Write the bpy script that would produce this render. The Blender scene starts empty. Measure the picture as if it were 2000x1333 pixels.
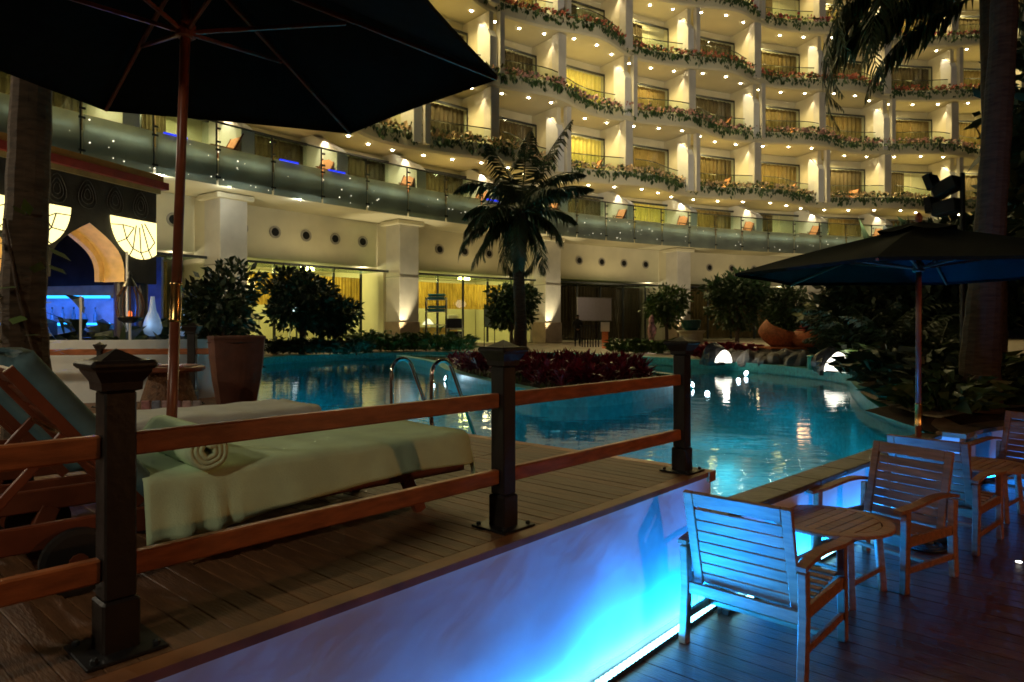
import bpy, math, random
from math import sin, cos, pi, radians, sqrt, atan2, hypot
from mathutils import Vector, Matrix
from mathutils.geometry import tessellate_polygon
random.seed(7)
S = bpy.context.scene
C = S.collection
# ------------------------------------------------------------------ camera
EYE = 2.0
FPX = 1340.0
cam = bpy.data.cameras.new('camera')
cam.sensor_width = 36.0
cam.lens = 36.0 * FPX / 2000.0
cam.shift_y = (636 - 666.5) / 2000.0
cam.clip_start = 0.05
cam.clip_end = 600
co = bpy.data.objects.new('camera', cam)
C.objects.link(co)
co.location = (0, 0, EYE)
co.rotation_euler = (pi / 2, 0, 0)
S.camera = co
# ------------------------------------------------------------------ world, moon, exposure
w = bpy.data.worlds.new('World')
S.world = w
w.use_nodes = True
nt = w.node_tree
bg = nt.nodes['Background']
sky = nt.nodes.new('ShaderNodeTexSky')
sky.sky_type = 'NISHITA'
sky.sun_disc = False
sky.sun_elevation = radians(-4)
sky.sun_rotation = radians(150)
nt.links.new(sky.outputs[0], bg.inputs[0])
bg.inputs[1].default_value = 0.055
moon = bpy.data.lights.new('moon', 'SUN')
moon.energy = 0.012
moon.angle = radians(0.5)
moon.color = (0.8, 0.88, 1.0)
mo = bpy.data.objects.new('moon', moon)
C.objects.link(mo)
mo.rotation_euler = (radians(50), 0, radians(30))
S.view_settings.view_transform = 'Standard'
S.view_settings.look = 'None'
S.view_settings.exposure = 0.0
S.view_settings.gamma = 1.0
S.render.engine = 'CYCLES'
cy = S.cycles
cy.use_denoising = True
cy.use_light_tree = True
cy.max_bounces = 5
cy.diffuse_bounces = 2
cy.use_adaptive_sampling = True
cy.adaptive_threshold = 0.035
cy.adaptive_min_samples = 16
cy.glossy_bounces = 4
cy.transmission_bounces = 4
cy.transparent_max_bounces = 12
cy.sample_clamp_indirect = 2.5
cy.caustics_reflective = False
cy.caustics_refractive = False
cy.filter_width = 1.7


# ------------------------------------------------------------------ helpers
def lamp(name, loc, energy, col, size=0.05, kind='POINT', aim=None, spot=90, blend=0.6, sy=None):
    l = bpy.data.lights.new(name, kind)
    l.energy = energy
    l.color = col
    if kind == 'AREA':
        l.shape = 'RECTANGLE' if sy else 'SQUARE'
        l.size = size
        if sy:
            l.size_y = sy
    else:
        l.shadow_soft_size = size
    if kind == 'SPOT':
        l.spot_size = radians(spot)
        l.spot_blend = blend
    o = bpy.data.objects.new(name, l)
    C.objects.link(o)
    o.location = loc
    if aim is not None:
        o.rotation_euler = (Vector(aim) - Vector(loc)).to_track_quat('-Z', 'Y').to_euler()
    return o


MATS = {}


def mat(name, c, rough=0.55, metal=0.0, var=0.18, scale=6.0, bump=0.0, bscale=30.0, emit=None, es=0.0, rnd=0.0,
        stretch=None, spec=0.5, sample=True):
    if name in MATS:
        return MATS[name]
    m = bpy.data.materials.new(name)
    m.use_nodes = True
    n = m.node_tree.nodes
    L = m.node_tree.links
    p = n['Principled BSDF']
    p.inputs['Roughness'].default_value = rough
    p.inputs['Metallic'].default_value = metal
    p.inputs['Specular IOR Level'].default_value = spec
    tc = n.new('ShaderNodeTexCoord')
    mp = n.new('ShaderNodeMapping')
    L.new(tc.outputs['Object'], mp.inputs[0])
    if stretch:
        mp.inputs['Scale'].default_value = stretch
    nz = n.new('ShaderNodeTexNoise')
    nz.inputs['Scale'].default_value = scale
    nz.inputs['Detail'].default_value = 5
    L.new(mp.outputs[0], nz.inputs[0])
    cr = n.new('ShaderNodeValToRGB')
    cr.color_ramp.elements[0].position = 0.32
    cr.color_ramp.elements[1].position = 0.68
    cr.color_ramp.elements[0].color = tuple(min(1, x * (1 - var)) for x in c[:3]) + (1,)
    cr.color_ramp.elements[1].color = tuple(min(1, x * (1 + var)) for x in c[:3]) + (1,)
    L.new(nz.outputs[0], cr.inputs[0])
    out = cr.outputs[0]
    if rnd:
        oi = n.new('ShaderNodeObjectInfo')
        mr = n.new('ShaderNodeMapRange')
        mr.inputs[3].default_value = 1 - rnd
        mr.inputs[4].default_value = 1 + rnd
        L.new(oi.outputs['Random'], mr.inputs[0])
        mx = n.new('ShaderNodeVectorMath')
        mx.operation = 'SCALE'
        L.new(out, mx.inputs[0])
        L.new(mr.outputs[0], mx.inputs['Scale'])
        out = mx.outputs[0]
    L.new(out, p.inputs['Base Color'])
    if bump:
        nb = n.new('ShaderNodeTexNoise')
        nb.inputs['Scale'].default_value = bscale
        nb.inputs['Detail'].default_value = 4
        L.new(mp.outputs[0], nb.inputs[0])
        b = n.new('ShaderNodeBump')
        b.inputs['Strength'].default_value = bump
        b.inputs['Distance'].default_value = 0.02
        L.new(nb.outputs[0], b.inputs['Height'])
        L.new(b.outputs[0], p.inputs['Normal'])
    if emit:
        p.inputs['Emission Color'].default_value = tuple(emit) + (1,)
        p.inputs['Emission Strength'].default_value = es
        if not sample:
            m.cycles.emission_sampling = 'NONE'
    MATS[name] = m
    return m


def emat(name, col, s, sample=False):
    if name in MATS:
        return MATS[name]
    m = bpy.data.materials.new(name)
    m.use_nodes = True
    n = m.node_tree.nodes
    n.remove(n['Principled BSDF'])
    e = n.new('ShaderNodeEmission')
    e.inputs[0].default_value = tuple(col) + (1,)
    e.inputs[1].default_value = s
    m.node_tree.links.new(e.outputs[0], n['Material Output'].inputs[0])
    m.cycles.emission_sampling = 'AUTO' if sample else 'NONE'
    MATS[name] = m
    return m


def schlick(n, L, f0, k, nrm=None):
    lw = n.new('ShaderNodeLayerWeight')
    lw.inputs['Blend'].default_value = .5
    if nrm is not None:
        L.new(nrm, lw.inputs['Normal'])
    p = n.new('ShaderNodeMath')
    p.operation = 'POWER'
    p.inputs[1].default_value = 5
    L.new(lw.outputs['Facing'], p.inputs[0])
    m = n.new('ShaderNodeMath')
    m.operation = 'MULTIPLY_ADD'
    m.inputs[1].default_value = k
    m.inputs[2].default_value = f0
    L.new(p.outputs[0], m.inputs[0])
    return m


def glassmat(name, tint, refl=1.0, rough=0.02, ior=1.45, body=0.0, bodycol=(0.2, 0.25, 0.24)):
    """thin pane: transparent + fresnel mirror, with an optional frosted body"""
    if name in MATS:
        return MATS[name]
    m = bpy.data.materials.new(name)
    m.use_nodes = True
    n = m.node_tree.nodes
    L = m.node_tree.links
    n.remove(n['Principled BSDF'])
    t = n.new('ShaderNodeBsdfTransparent')
    t.inputs[0].default_value = tuple(tint) + (1,)
    last = t.outputs[0]
    if body:
        d = n.new('ShaderNodeBsdfDiffuse')
        nz = n.new('ShaderNodeTexNoise')
        nz.inputs['Scale'].default_value = 1.5
        tc = n.new('ShaderNodeTexCoord')
        L.new(tc.outputs['Object'], nz.inputs[0])
        cr = n.new('ShaderNodeValToRGB')
        cr.color_ramp.elements[0].color = tuple(x * 0.7 for x in bodycol) + (1,)
        cr.color_ramp.elements[1].color = tuple(x * 1.25 for x in bodycol) + (1,)
        L.new(nz.outputs[0], cr.inputs[0])
        L.new(cr.outputs[0], d.inputs[0])
        tl = n.new('ShaderNodeBsdfTranslucent')
        L.new(cr.outputs[0], tl.inputs[0])
        md_ = n.new('ShaderNodeMixShader')
        md_.inputs[0].default_value = .6
        L.new(d.outputs[0], md_.inputs[1])
        L.new(tl.outputs[0], md_.inputs[2])
        mb = n.new('ShaderNodeMixShader')
        mb.inputs[0].default_value = body
        L.new(last, mb.inputs[1])
        L.new(md_.outputs[0], mb.inputs[2])
        last = mb.outputs[0]
    g = n.new('ShaderNodeBsdfGlossy')
    g.inputs['Roughness'].default_value = rough
    f0 = ((ior - 1) / (ior + 1)) ** 2
    mu = schlick(n, L, f0 * refl, (1 - f0) * refl)
    mx = n.new('ShaderNodeMixShader')
    L.new(mu.outputs[0], mx.inputs[0])
    L.new(last, mx.inputs[1])
    L.new(g.outputs[0], mx.inputs[2])
    L.new(mx.outputs[0], n['Material Output'].inputs[0])
    MATS[name] = m
    return m


def clothmat(name, c, tr=.45, var=.2, scale=2.0, rnd_=0.0, em=None, es=0.0, stretch=None):
    if name in MATS:
        return MATS[name]
    m = mat(name, c, rough=.85, var=var, scale=scale, rnd=rnd_, emit=em, es=es, sample=False, stretch=stretch)
    n = m.node_tree.nodes
    L = m.node_tree.links
    p = n['Principled BSDF']
    src = p.inputs['Base Color'].links[0].from_socket
    t = n.new('ShaderNodeBsdfTranslucent')
    L.new(src, t.inputs[0])
    mx = n.new('ShaderNodeMixShader')
    mx.inputs[0].default_value = tr
    L.new(p.outputs[0], mx.inputs[1])
    L.new(t.outputs[0], mx.inputs[2])
    L.new(mx.outputs[0], n['Material Output'].inputs[0])
    return m


class MB:
    def __init__(s):
        s.v = []
        s.f = []
        s.mi = []
        s.cur = 0

    def add(s, vs, fs):
        k = len(s.v)
        s.v += [tuple(x) for x in vs]
        for f in fs:
            s.f.append(tuple(k + i for i in f))
            s.mi.append(s.cur)
        return s

    def box(s, c, d, rot=None, bev=0.0):
        hx, hy, hz = d[0] / 2, d[1] / 2, d[2] / 2
        if bev <= 0:
            P = [Vector((x, y, z)) for x in (-hx, hx) for y in (-hy, hy) for z in (-hz, hz)]
            F = [(0, 1, 3, 2), (4, 6, 7, 5), (0, 4, 5, 1), (2, 3, 7, 6), (0, 2, 6, 4), (1, 5, 7, 3)]
        else:
            b = min(bev, hx * .9, hy * .9, hz * .9)
            P = []
            for z, i in ((-hz, b), (-hz + b, 0), (hz - b, 0), (hz, b)):
                a, e = hx - i, hy - i
                cb = b if i == 0 else b * .3
                P += [Vector(q) for q in ((-a + cb, -e, z), (a - cb, -e, z), (a, -e + cb, z), (a, e - cb, z),
                                          (a - cb, e, z), (-a + cb, e, z), (-a, e - cb, z), (-a, -e + cb, z))]
            F = [tuple(range(7, -1, -1)), tuple(range(24, 32))]
            for r in range(3):
                for i in range(8):
                    j = (i + 1) % 8
                    F.append((r * 8 + i, r * 8 + j, r * 8 + 8 + j, r * 8 + 8 + i))
        c = Vector(c)
        if rot is not None:
            P = [rot @ p for p in P]
        return s.add([p + c for p in P], F)

    def bar(s, a, b, wx, wz, up=(0, 0, 1), bev=0.0):
        """box from a to b: wx = width across, wz = along up"""
        a = Vector(a)
        b = Vector(b)
        y = (b - a)
        ln = y.length
        y.normalize()
        u = Vector(up)
        x = y.cross(u)
        if x.length < 1e-4:
            x = y.cross(Vector((1, 0, 0)))
        x.normalize()
        z = x.cross(y)
        R = Matrix((x, y, z)).transposed()
        return s.box((a + b) / 2, (wx, ln, wz), R, bev)

    def tube(s, pts, rad, n=10, cap=True):
        pts = [Vector(p) for p in pts]
        if not hasattr(rad, '__len__'):
            rad = [rad] * len(pts)
        vs = []
        pu = None
        for i, p in enumerate(pts):
            t = (pts[min(i + 1, len(pts) - 1)] - pts[max(i - 1, 0)]).normalized()
            if pu is None:
                u = t.cross(Vector((0, 0, 1)) if abs(t.z) < .9 else Vector((1, 0, 0))).normalized()
            else:
                u = (pu - t * pu.dot(t)).normalized()
            pu = u
            v = t.cross(u)
            for k in range(n):
                a = 2 * pi * k / n
                vs.append(p + (u * cos(a) + v * sin(a)) * rad[i])
        F = []
        for i in range(len(pts) - 1):
            for k in range(n):
                j = (k + 1) % n
                F.append((i * n + k, i * n + j, i * n + n + j, i * n + n + k))
        if cap:
            F.append(tuple(range(n - 1, -1, -1)))
            F.append(tuple(range((len(pts) - 1) * n, len(pts) * n)))
        return s.add(vs, F)

    def lathe(s, prof, n=20, c=(0, 0, 0), wob=None):
        vs = []
        for r, z in prof:
            for k in range(n):
                a = 2 * pi * k / n
                rr = r * (wob(a, z) if wob else 1)
                vs.append((c[0] + rr * cos(a), c[1] + rr * sin(a), c[2] + z))
        F = []
        for i in range(len(prof) - 1):
            for k in range(n):
                j = (k + 1) % n
                F.append((i * n + k, i * n + j, i * n + n + j, i * n + n + k))
        F.append(tuple(range(n - 1, -1, -1)))
        F.append(tuple(range((len(prof) - 1) * n, len(prof) * n)))
        return s.add(vs, F)

    def prism(s, poly, z0, z1):
        n = len(poly)
        tr = tessellate_polygon([[Vector((x, y, 0)) for x, y in poly]])
        vs = [(x, y, z0) for x, y in poly] + [(x, y, z1) for x, y in poly]
        F = [(a, b, c) for a, b, c in tr]
        G = [(a + n, c + n, b + n) for a, b, c in tr]
        W = [(i, (i + 1) % n, n + (i + 1) % n, n + i) for i in range(n)]
        return s.add(vs, F + G + W)

    def grid(s, fn, nu, nv, closed=False):
        vs = [fn(i / nu, j / nv) for i in range(nu + 1) for j in range(nv + 1)]
        F = [(i * (nv + 1) + j, (i + 1) * (nv + 1) + j, (i + 1) * (nv + 1) + j + 1, i * (nv + 1) + j + 1)
             for i in range(nu) for j in range(nv)]
        return s.add(vs, F)

    def leaf(s, p, d, up, L, W, fold=0.0):
        """one pointed leaf: 4 verts + tip"""
        d = Vector(d).normalized()
        x = d.cross(Vector(up))
        if x.length < 1e-3:
            x = d.cross(Vector((1, .2, 0)))
        x.normalize()
        p = Vector(p)
        m = p + d * L * .45
        return s.add([p, m + x * W / 2, p + d * L, m - x * W / 2], [(0, 1, 2, 3)])

    def mesh(s, name, mats, smooth=False):
        me = bpy.data.meshes.new(name)
        me.from_pydata(s.v, [], s.f)
        for m in (mats if isinstance(mats, (list, tuple)) else [mats]):
            me.materials.append(m)
        if any(s.mi):
            me.polygons.foreach_set('material_index', s.mi)
        if smooth:
            me.shade_smooth()
        me.validate()
        return me


def place(name, me, parent=None, loc=(0, 0, 0), rz=0.0, world=False, rot=None):
    o = bpy.data.objects.new(name, me)
    C.objects.link(o)
    if parent is not None:
        o.parent = parent
        if world:
            o.matrix_parent_inverse = Matrix.LocRotScale(parent.location, parent.rotation_euler, None).inverted()
    o.location = loc
    o.rotation_euler = rot if rot is not None else (0, 0, rz)
    return o


def obj(name, mb, m, parent=None, smooth=False, world=False, loc=(0, 0, 0), rz=0.0, rot=None):
    return place(name, mb.mesh(name, m, smooth), parent, loc, rz, world, rot)


def tag(o, label=None, cat=None, group=None, kind=None):
    if label:
        o['label'] = label
    if cat:
        o['category'] = cat
    if group:
        o['group'] = group
    if kind:
        o['kind'] = kind
    return o


def thing(name, label, cat, loc=(0, 0, 0), rz=0.0, group=None, rot=None):
    o = bpy.data.objects.new(name, None)
    C.objects.link(o)
    o.empty_display_size = 0.2
    o.location = loc
    o.rotation_euler = rot if rot is not None else (0, 0, rz)
    return tag(o, label, cat, group)


def dup(root, loc, rz=0.0, label=None, scale=None, group=None):
    r = root.copy()
    C.objects.link(r)
    r.location = loc
    r.rotation_euler = (0, 0, rz)
    if scale:
        r.scale = (scale,) * 3
    if label:
        r['label'] = label
    if group:
        r['group'] = group
    for ch in list(root.children):
        c = ch.copy()
        C.objects.link(c)
        c.parent = r
        for g in list(ch.children):
            d = g.copy()
            C.objects.link(d)
            d.parent = c
    return r


def struct(o):
    o['kind'] = 'structure'
    return o


def rnd(a, b):
    return random.uniform(a, b)


# ------------------------------------------------------------------ materials
M_teak = mat('teak', (0.33, 0.14, 0.072), rough=.5, var=.3, scale=5, stretch=(1, 6, 6), bump=.15, bscale=25, rnd=.18)
M_rail = mat('rail_wood', (0.42, 0.135, 0.045), rough=.38, var=.3, scale=4, stretch=(2, 2, 9), bump=.1, rnd=.12)
M_mahog = mat('mahogany', (0.20, 0.055, 0.025), rough=.35, var=.25, scale=7)
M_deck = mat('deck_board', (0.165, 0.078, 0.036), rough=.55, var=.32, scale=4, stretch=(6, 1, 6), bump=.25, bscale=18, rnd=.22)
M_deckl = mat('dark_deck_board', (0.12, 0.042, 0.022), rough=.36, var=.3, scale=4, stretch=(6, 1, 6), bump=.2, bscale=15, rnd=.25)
M_post = mat('post_paint', (0.02, 0.015, 0.013), rough=.4, var=.3, scale=9, bump=.1)
M_plaster = mat('white_plaster', (0.74, 0.73, 0.74), rough=.75, var=.09, scale=2.2, bump=.10, bscale=7)
M_white = mat('white_paint', (0.74, 0.73, 0.70), rough=.6, var=.06, scale=2)
M_cream = mat('cream_render', (0.66, 0.60, 0.42), rough=.75, var=.07, scale=.8, bump=.1, bscale=12)
M_soffit = mat('soffit_paint', (0.66, 0.60, 0.42), rough=.8, var=.05, scale=.7)
M_colm = mat('column_stone', (0.60, 0.56, 0.48), rough=.7, var=.10, scale=1.2, bump=.08)
M_plinth = mat('plinth_stone', (0.32, 0.24, 0.16), rough=.6, var=.2, scale=2)
M_metal = mat('dark_metal', (0.05, 0.055, 0.06), rough=.4, metal=.6, var=.2)
M_chrome = mat('chrome', (0.75, 0.72, 0.70), rough=.13, metal=1.0, var=.05)
M_brass = mat('brass', (0.75, 0.48, 0.18), rough=.25, metal=1.0, var=.1)
M_canvas = mat('green_canvas', (0.006, 0.012, 0.015), rough=.9, var=.2, scale=10, spec=.1)
M_cush = mat('blue_cushion', (0.10, 0.20, 0.24), rough=.85, var=.15, scale=12, bump=.1)
M_towel = mat('green_towel', (0.64, 0.82, 0.54), rough=.95, var=.10, scale=5, bump=.22, bscale=140, spec=.1)
M_towelw = mat('white_towel', (0.74, 0.76, 0.70), rough=.95, var=.08, scale=5, bump=.2, bscale=140, spec=.1)
M_rubber = mat('black_rubber', (0.015, 0.015, 0.015), rough=.6)
M_tile = mat('pool_tile', (0.05, 0.38, 0.44), rough=.3, var=.25, scale=9, bump=.2, bscale=20)
M_tile_g = mat('green_pool_tile', (0.04, 0.30, 0.26), rough=.3, var=.3, scale=12, bump=.2, bscale=30)
M_coping = mat('dark_coping', (0.10, 0.085, 0.06), rough=.45, var=.35, scale=5, bump=.3)
M_sand = mat('sandstone_coping', (0.30, 0.24, 0.15), rough=.7, var=.3, scale=4, bump=.3)
M_pave = mat('paving', (0.22, 0.17, 0.12), rough=.7, var=.3, scale=1.5, bump=.2)
M_soil = mat('soil', (0.045, 0.032, 0.02), rough=.95, var=.4, scale=6, bump=.6)
M_rock = mat('rock', (0.16, 0.14, 0.12), rough=.85, var=.4, scale=2.5, bump=.8, bscale=6)
M_bark = mat('palm_bark', (0.075, 0.05, 0.03), rough=.9, var=.35, scale=5, stretch=(1, 1, 5), bump=.8, bscale=9)
M_bark2 = mat('tree_bark', (0.10, 0.07, 0.05), rough=.9, var=.4, scale=6, bump=.6)
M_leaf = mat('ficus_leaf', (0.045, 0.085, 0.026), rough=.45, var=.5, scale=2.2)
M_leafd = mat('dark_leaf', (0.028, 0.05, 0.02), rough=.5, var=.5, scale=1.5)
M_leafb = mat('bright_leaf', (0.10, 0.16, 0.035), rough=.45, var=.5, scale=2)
M_frond = mat('palm_leaf', (0.05, 0.08, 0.032), rough=.45, var=.45, scale=1.8)
M_red = mat('red_leaf', (0.22, 0.012, 0.028), rough=.4, var=.65, scale=4)
M_terra = mat('terracotta', (0.13, 0.05, 0.03), rough=.8, var=.25, scale=5, bump=.3, bscale=20)
M_wick = mat('orange_wicker', (0.42, 0.12, 0.03), rough=.7, var=.35, scale=14, bump=.6, bscale=50)
M_wickd = mat('brown_wicker', (0.16, 0.075, 0.035), rough=.7, var=.4, scale=18, bump=.8, bscale=60)
M_curt = clothmat('gold_curtain', (0.27, 0.17, 0.055), .2, rnd_=.45)
M_curtd = clothmat('olive_curtain', (0.12, 0.08, 0.04), .2, rnd_=.4)
M_curtglow = clothmat('glowing_curtain', (0.55, 0.40, 0.10), .2, em=(1.0, .72, .10), es=.38)  # cloth glows by itself, standing in for a lit room behind
M_bamboo = clothmat('bamboo_valance', (0.58, 0.37, 0.08), .5, var=.25, scale=6, stretch=(1, 1, .3))
M_glass = glassmat('clear_pane', (.93, .96, .94), 1.0, .015)
M_rglass = glassmat('rail_glass', (.80, .88, .84), .9, .02)
M_frost = glassmat('frosted_glass', (.60, .68, .62), .8, .08, body=.72, bodycol=(.46, .50, .455))
M_canopy = glassmat('canopy_glass', (.62, .75, .60), .6, .05, body=.35, bodycol=(.25, .30, .22))
M_dot = emat('downlight_glow', (1.0, .88, .60), 60)
M_dotw = emat('white_glow', (1.0, .97, .9), 14)
M_led = emat('blue_led_glow', (.25, .80, 1.0), 9)
M_ledb = emat('deep_blue_glow', (.02, .04, 1.0), 2.2)
M_ledc = emat('cyan_glow', (.02, .35, 1.0), 4)
M_lit = emat('lit_glass', (1.0, .84, .34), 2.2, True)
M_screen = emat('screen_glow', (.75, .9, 1.0), 3)
M_black = mat('black_paint', (.012, .012, .013), rough=.45, var=.3)
M_hole = mat('dark_hole', (.004, .004, .004), rough=.9)
M_ring = mat('vent_ring', (.30, .27, .22), rough=.5)
M_skin = mat('skin', (.36, .20, .13), rough=.5)
M_suit = mat('black_cloth', (.01, .01, .012), rough=.9)

# ------------------------------------------------------------------ plan data
ZD = 0.96                                   # upper deck level
CX, CY = 1.421, 4.907                       # deck corner
A1 = radians(41.5)
D1 = Vector((sin(A1), cos(A1), 0))          # along the front wall, away
D2 = Vector((-cos(A1), sin(A1), 0))         # along the pool edge of the deck, away


def dk(s, t, z=0.0):
    """deck coordinates: s along the wall from the corner, t into the deck"""
    return Vector((CX, CY, z)) + D1 * s + D2 * t


PW0 = (1.42, 4.75)
TIP = (5.16, 8.30)
WATER = [(1.50, 4.97), (5.08, 8.38), (5.2, 9.0), (5.35, 9.9), (5.7, 11.1), (6.3, 12.6), (6.9, 14.0), (7.55, 15.3),
         (7.8, 16.6), (7.45, 18.8), (6.65, 21.2), (4.75, 24.3), (2.5, 27.4), (-1, 29.0), (-4.8, 28.3), (-7.2, 26.4),
         (-8.6, 23.6), (-7.9, 19.5), (-6.4, 15.5), (-4.3, 10.2), (-3.62, 9.36)]


def smooth_poly(P, keep, n=4):
    """Catmull-Rom through P; corners listed in keep stay sharp"""
    out = []
    N = len(P)
    for i in range(N):
        p0, p1, p2, p3 = P[i - 1], P[i], P[(i + 1) % N], P[(i + 2) % N]
        if i in keep or (i + 1) % N in keep:
            if i in keep and (i + 1) % N in keep:
                out.append(p1)
                continue
            if i in keep:
                p0 = p1
            if (i + 1) % N in keep:
                p3 = p2
        for k in range(n):
            t = k / n
            q = []
            for a in (0, 1):
                q.append(.5 * (2 * p1[a] + (p2[a] - p0[a]) * t + (2 * p0[a] - 5 * p1[a] + 4 * p2[a] - p3[a]) * t * t +
                               (3 * p1[a] - p0[a] - 3 * p2[a] + p3[a]) * t ** 3))
            out.append(tuple(q))
    return out


WP = smooth_poly(WATER, {0, 1, 20})

# ------------------------------------------------------------------ ground
hole = WP + [(CX, CY)]
lowb = [tuple(dk(-9.6, 0)[:2]), (-5.2, -12), (16, -12), (16, 11.0), (8.0, 9.9), (6.1, 9.0), TIP]
# hole outline: lower deck side + pool
HOLE = [tuple(dk(0, .1)[:2])] + [tuple(dk(-9.6, .1)[:2])] + lowb[1:] + WP[2:] + [tuple(dk(0.02, 6.75)[:2])]
OUT = [(-260, -260), (260, -260), (260, 320), (-260, 320)]
vsn = [Vector((x, y, 0)) for x, y in OUT], [Vector((x, y, 0)) for x, y in reversed(HOLE)]
tr = tessellate_polygon(list(vsn))
allv = [(v.x, v.y, .88) for v in vsn[0]] + [(v.x, v.y, .88) for v in vsn[1]]
mb = MB()
mb.add(allv, [tuple(t) for t in tr])
ground = struct(obj('ground', mb, M_pave))
mb = MB()
mb.prism([tuple(dk(-9.6, .1)[:2]), (-5.2, -12), (16, -12), (16, 11.0), (8.0, 9.9), (6.1, 9.0), (5.2, 8.25), (1.5, 4.72), tuple(dk(-.02, .1)[:2])], -.2, -.12)
struct(obj('terrace_base', mb, M_soil))

# pool basin, curb and water
mb = MB()
n = len(WP)
tr = tessellate_polygon([[Vector((x, y, 0)) for x, y in WP]])
mb.add([(x, y, -1.1) for x, y in WP], [tuple(t) for t in tr])
mb.add([(x, y, -1.1) for x, y in WP] + [(x, y, .66) for x, y in WP],
       [(i, (i + 1) % n, n + (i + 1) % n, n + i) for i in range(n)])
pool = struct(obj('pool_basin', mb, M_tile))
mw = bpy.data.materials.new('pool_water')
mw.use_nodes = True
N_ = mw.node_tree.nodes
L_ = mw.node_tree.links
N_.remove(N_['Principled BSDF'])
tr_ = N_.new('ShaderNodeBsdfTransparent')
tr_.inputs[0].default_value = (.45, .86, .92, 1)
gl_ = N_.new('ShaderNodeBsdfGlossy')
gl_.inputs['Roughness'].default_value = .05
mx_ = N_.new('ShaderNodeMixShader')
tc_ = N_.new('ShaderNodeTexCoord')
mp_ = N_.new('ShaderNodeMapping')
mp_.inputs['Scale'].default_value = (1.0, 1.6, 1)
n1_ = N_.new('ShaderNodeTexNoise')
n1_.inputs['Scale'].default_value = 1.7
n1_.inputs['Detail'].default_value = 3
b_ = N_.new('ShaderNodeBump')
b_.inputs['Strength'].default_value = .075
b_.inputs['Distance'].default_value = .10
L_.new(tc_.outputs['Object'], mp_.inputs[0])
L_.new(mp_.outputs[0], n1_.inputs[0])
L_.new(n1_.outputs[0], b_.inputs['Height'])
L_.new(b_.outputs[0], gl_.inputs['Normal'])
fr_ = schlick(N_, L_, .02, .98, b_.outputs[0])
L_.new(fr_.outputs[0], mx_.inputs[0])
L_.new(tr_.outputs[0], mx_.inputs[1])
L_.new(gl_.outputs[0], mx_.inputs[2])
L_.new(mx_.outputs[0], N_['Material Output'].inputs[0])
tr = tessellate_polygon([[Vector((x, y, 0)) for x, y in WP]])
mb = MB()
mb.add([(x, y, .625) for x, y in WP], [tuple(t) for t in tr])
struct(obj('pool_water', mb, mw))


def offset_path(P, d):
    out = []
    for i in range(len(P)):
        a = Vector(P[max(i - 1, 0)])
        b = Vector(P[min(i + 1, len(P) - 1)])
        t = (b - a).normalized()
        out.append((P[i][0] + t.y * d, P[i][1] - t.x * d))
    return out


def kerb(P, w_, zt, zb, over=.0):
    """strip along P, inside edge on P, w_ outwards (right of travel)"""
    Q = offset_path(P, w_)
    m_ = MB()
    k = len(P)
    zz = [zt(i) if callable(zt) else zt for i in range(k)]
    vs = [(x, y, zb) for x, y in P] + [(p[0], p[1], z) for p, z in zip(P, zz)] + [(p[0], p[1], z) for p, z in zip(Q, zz)] + [(x, y, zb) for x, y in Q]
    F = []
    for i in range(k - 1):
        for a, b in ((0, 1), (1, 2), (2, 3)):
            F.append((a * k + i, a * k + i + 1, b * k + i + 1, b * k + i))
    F += [(0, k, 2 * k, 3 * k), (k - 1, 4 * k - 1, 3 * k - 1, 2 * k - 1)]
    return m_.add(vs, F)


far = WP[1:-1]
struct(obj('pool_kerb', kerb(far, .45, lambda i: .655 + .23 * min(1, i / 14), .40), M_tile_g))
# tan stone coping on the garden side of the kerb
struct(obj('pool_coping', kerb(offset_path(WP[1:30], .20), .34, lambda i: .685 + .23 * min(1, i / 14), .60), M_sand))

# ------------------------------------------------------------------ front wall, pool wall, planter wall
fw = tag(thing('deck_wall', 'white plaster retaining wall under the raised deck, washed by blue light', 'wall', dk(-4, .1)))
mb = MB()
mb.add([], [])
rows, cols = 14, 110
mb = MB()


def fwp(u, v):
    s = -9.6 * (1 - u)
    z = -.1 + v * 1.03
    b = .0022 * sin(s * 3.1 + z * 4) + .0012 * sin(s * 7.7 - z * 6.3 + 1) + .0008 * sin(s * 13 + z * 11)
    p = dk(s, b, z)
    return tuple(p)


mb.grid(fwp, cols, rows)
obj('wall_face', mb, M_plaster, fw, smooth=True, world=True)
mb = MB()
q = [dk(-9.6, .045), dk(-.002, .045), dk(-.002, .22), dk(-9.6, .22)]
mb.prism([(p.x, p.y) for p in q], -.1, .925)
obj('wall_core', mb, M_plaster, fw, world=True)
mb = MB()
mb.bar(dk(-9.6, .033, .9435), dk(.012, .033, .9435), .09, .033)
obj('edge_board', mb, mat('edge_wood', (0.26, 0.10, 0.035), rough=.5, var=.3, scale=5), fw, world=True)
PWD = Vector((TIP[0] - PW0[0], TIP[1] - PW0[1], 0))
PWL = PWD.length
PWD.normalize()
PWN = Vector((PWD.y, -PWD.x, 0))


def pw(s, n_, z):
    return Vector((PW0[0], PW0[1], z)) + PWD * s + PWN * n_


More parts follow.
